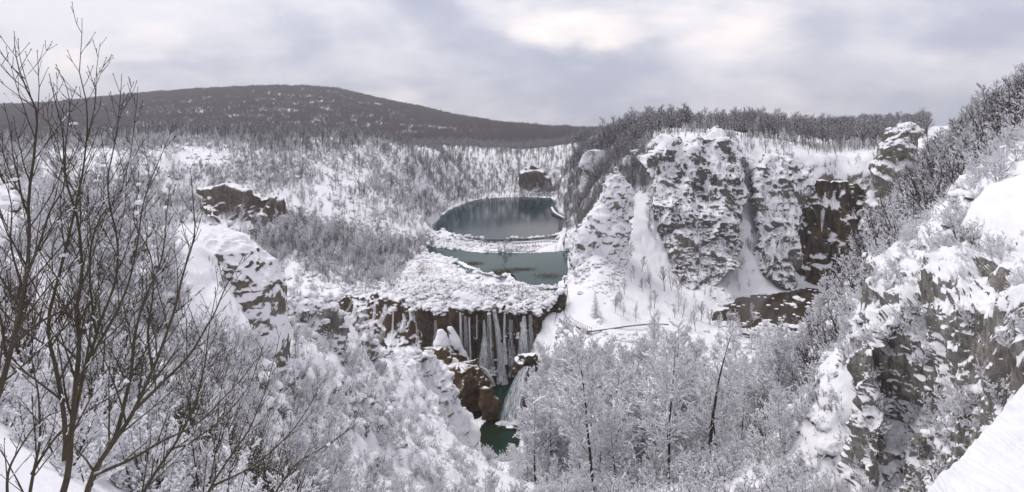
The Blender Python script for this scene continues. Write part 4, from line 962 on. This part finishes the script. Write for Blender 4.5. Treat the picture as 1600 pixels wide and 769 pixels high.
# foreground shrubs on the left, stems following the photo
def hero(name, stems, label, seed, dens=1.0, snow_n=8):
    rg = random.Random(seed); blobs, bunches = [], []
    base = W(*stems[0][0][0]); 
    def line(p, d, L, ra, rb, n, out, u):
        pts = [p]; d = d.normalized()
        for i in range(n):
            d = (d + Vector((rg.uniform(-.10, .10), rg.uniform(-.10, .10), rg.uniform(-.08, .08) + u))).normalized(); q = pts[-1] + d * (L / n)
            out.append((*pts[-1], *q, ra + (rb - ra) * i / n, ra + (rb - ra) * (i + 1) / n)); pts.append(q)
        return pts
    for pts, r0, r1 in stems:
        trunk, tw = [], []
        n = 26; C = catmull([W(*p) for p in pts], n); C[:, 1] += .04 * vnoise(C, .6, seed)
        C[:, 0] += .018 * vnoise(C, .35, seed + 1)
        Lt = np.linalg.norm(np.diff(C, axis=0), axis=1).sum()
        for i in range(n - 1):
            f0, f1 = i / (n - 1), (i + 1) / (n - 1); a = (r0 + (r1 - r0) * f0 ** .7) * .68; b = (r0 + (r1 - r0) * f1 ** .7) * .68
            trunk.append((*C[i], *C[i + 1], a, b))
        k = int(Lt * 5.8 * dens)
        for j in range(k):
            f = .12 + .86 * (j + rg.random()) / k; i = min(int(f * (n - 1)), n - 2); p = Vector(C[i]); d0 = (Vector(C[i + 1]) - Vector(C[i])).normalized()
            sd = 1 if j % 2 else -1; ax = Vector((sd, rg.uniform(-1.2, 1.2), .1)).normalized(); an = math.radians(rg.uniform(22, 48)); d1 = (d0 * math.cos(an) + ax * math.sin(an)).normalized()
            L = rg.uniform(.35, 1.0) * (1.15 - f) * Lt * .33 + .1; ra = max(.0035, (r0 + (r1 - r0) * f) * .3)
            Q = line(p, d1, L, ra, .0026, 6, tw, .05)
            for l in range(int(L * 7)):
                e = rg.randrange(1, 6); dd = (Q[e + 1] - Q[e]).normalized() if e < 6 else d1
                ax = Vector((rg.choice((-1, 1)), rg.uniform(-1, 1), .2)).normalized(); an = math.radians(rg.uniform(25, 50))
                L2 = L * rg.uniform(.15, .4); R_ = line(Q[e], dd * math.cos(an) + ax * math.sin(an), L2, .0036, .0022, 3, tw, .06)
                tw.append((*R_[-1], *(R_[-1] + (R_[-1] - R_[-2]).normalized() * .012), .005, .003))
            tw.append((*Q[-1], *(Q[-1] + (Q[-1] - Q[-2]).normalized() * .018), .0055, .003))
            if rg.random() < .05: blobs.append(Q[rg.randrange(2, 5)])
        bunches.append((trunk, tw))
    root = bpy.data.objects.new(name, None); COL.objects.link(root); root.location = base; tag(root, label, 'shrub')
    o_ = np.array([*base, *base, 0, 0])
    for trunk, tw in bunches:
        me = crown_mesh('stem', list(np.array(trunk) - o_), M['bark_near'], None, 7); me.polygons.foreach_set('use_smooth', [True] * len(me.polygons))
        o = bpy.data.objects.new('stem', me); COL.objects.link(o); o.parent = root
        o2 = bpy.data.objects.new('twigs', crown_mesh('twigs', list(np.array(tw) - o_), M['bark_near'], snowed(list(np.array(tw) - o_), rg, .10, .006), 4)); COL.objects.link(o2); o2.parent = o
    for b in blobs[:snow_n]:
        o = bpy.data.objects.new('snow_clump', CL[rg.randrange(3)]); COL.objects.link(o); o.parent = root; s = rg.uniform(.016, .028)
        o.location = Vector(b) - Vector(base) + Vector((0, 0, .01)); o.scale = (s * rg.uniform(1, 2), s, s * 1.1); o.rotation_euler[2] = rg.uniform(0, 6)
    return root
CL = [pillow(80 + k, M['snow'])[0] for k in range(3)]
A_ = lambda l, D: [(a, b, D + .25 * k / len(l)) for k, (a, b) in enumerate(l)]
hero('bare_shrub', [
  (A_([(-12,700),(-6,640),(10,570),(24,500),(38,420),(44,340),(52,250),(58,180),(40,140),(24,100),(21,48)], 6.5), .055, .004),
  (A_([(24,500),(36,440),(62,380),(78,330),(100,290),(104,230),(110,160),(100,120)], 6.4), .028, .004),
  (A_([(10,570),(-4,500),(-20,400),(-26,300)], 6.6), .03, .006),
  (A_([(18,540),(60,505),(100,480),(130,440),(150,400)], 6.3), .03, .005),
  (A_([(44,340),(30,280),(20,240),(8,160)], 6.6), .02, .004),
  (A_([(30,450),(14,380),(16,320),(5,280)], 6.7), .02, .004)], 'leftmost tall bare shrub rising out of the picture edge', 5, 1.0)
hero('bare_shrub', [
  (A_([(95,800),(106,740),(112,670),(118,600),(122,530),(120,470),(128,400),(122,340),(104,290),(100,230),(92,170),(80,115)], 6.9), .06, .005),
  (A_([(100,720),(98,640),(88,570),(80,500),(96,420),(110,350),(128,280),(135,220),(134,160),(126,100),(128,28)], 7.2), .045, .004),
  (A_([(112,670),(130,590),(150,520),(176,440),(185,370),(170,300),(176,230),(184,170),(188,115)], 7.0), .035, .004),
  (A_([(118,600),(140,560),(168,510),(196,450),(215,380),(225,320),(246,260),(268,205)], 6.8), .032, .004),
  (A_([(135,220),(146,160),(150,110),(156,66)], 7.3), .012, .003),
  (A_([(104,290),(92,230),(78,190),(80,145)], 7.0), .012, .003),
  (A_([(150,520),(140,450),(144,390),(160,340),(190,300),(206,220),(214,135)], 7.2), .022, .004)], 'big many-stemmed bare shrub whose tip stands highest against the sky', 6, .9)
hero('bare_shrub', [
  (A_([(130,800),(150,740),(176,690),(210,640),(236,580),(262,520),(280,450),(300,380),(304,330),(300,265)], 6.2), .05, .004),
  (A_([(176,690),(200,600),(208,530),(226,470),(250,410),(258,350),(268,290)], 6.3), .035, .004),
  (A_([(210,640),(252,600),(300,550),(330,500),(352,450),(380,400)], 6.1), .03, .004),
  (A_([(150,740),(200,720),(256,690),(310,660),(360,610),(400,560)], 6.0), .03, .004),
  (A_([(236,580),(230,520),(240,460),(235,400),(210,340),(228,280)], 6.4), .022, .004)], 'bare shrub leaning right in front of the snow-capped knoll', 7, .95)
hero('bare_shrub', [
  (A_([(200,820),(230,760),(270,700),(300,640),(318,580),(326,500),(345,440)], 7.8), .04, .004),
  (A_([(300,820),(330,760),(370,700),(400,650),(420,590),(440,520)], 8.2), .035, .004),
  (A_([(330,760),(390,730),(440,690),(480,640),(500,600)], 8.4), .03, .004),
  (A_([(270,700),(300,690),(350,650),(390,600),(410,540)], 8.0), .025, .004),
  (A_([(380,830),(430,770),(470,720),(520,690),(560,660)], 8.6), .03, .004)], 'low tangled bare shrub along the bottom left of the view', 8, 1.1)
hero('bare_shrub', [
  (A_([(40,820),(50,760),(62,690),(60,620),(52,560),(60,480)], 5.6), .03, .004),
  (A_([(52,740),(90,680),(140,640),(190,610),(240,560)], 5.7), .022, .004),
  (A_([(20,820),(14,750),(30,700),(60,660),(96,640)], 5.5), .024, .004)], 'small thin bare shrub in the bottom left corner', 9, 1.0)

# repeats that share a look are told apart by row and order
REP = {}
for o in list(COL.objects):
    gr = o.get('group', '')
    if any(k in gr for k in ('boulders', 'cascades', 'faint threads', 'icy streaks', 'foam under')):
        if o.name.startswith('waterfall'): x, y, z = o.data.vertices[0].co
        else: x, y, z = o.location
        REP.setdefault(o['label'], []).append((o, x / y * F + CX, (H0 - z / y * F) if 'boulder' in gr else 0))
name_apart(REP)
# thin winter air
hz = bpy.data.materials.new('winter haze'); g = G(nt(hz))
pv = g.n('ShaderNodeVolumePrincipled'); pv.inputs['Color'].default_value = (.86, .88, .97, 1); pv.inputs['Density'].default_value = .00013; pv.inputs['Anisotropy'].default_value = .1
g.t.links.new(pv.outputs[0], g.n('ShaderNodeOutputMaterial').inputs['Volume'])
x0, x1, y0, y1, z0, z1 = -4500, 9500, -60, 6300, -135, 330
V = [(x, y, z) for z in (z0, z1) for x, y in ((x0, y0), (x1, y0), (x1, y1), (x0, y1))]
tag(obj('haze', mesh_from('haze', V, [(3,2,1,0),(4,5,6,7),(0,1,5,4),(1,2,6,5),(2,3,7,6),(3,0,4,7)], False), hz), kind='stuff')
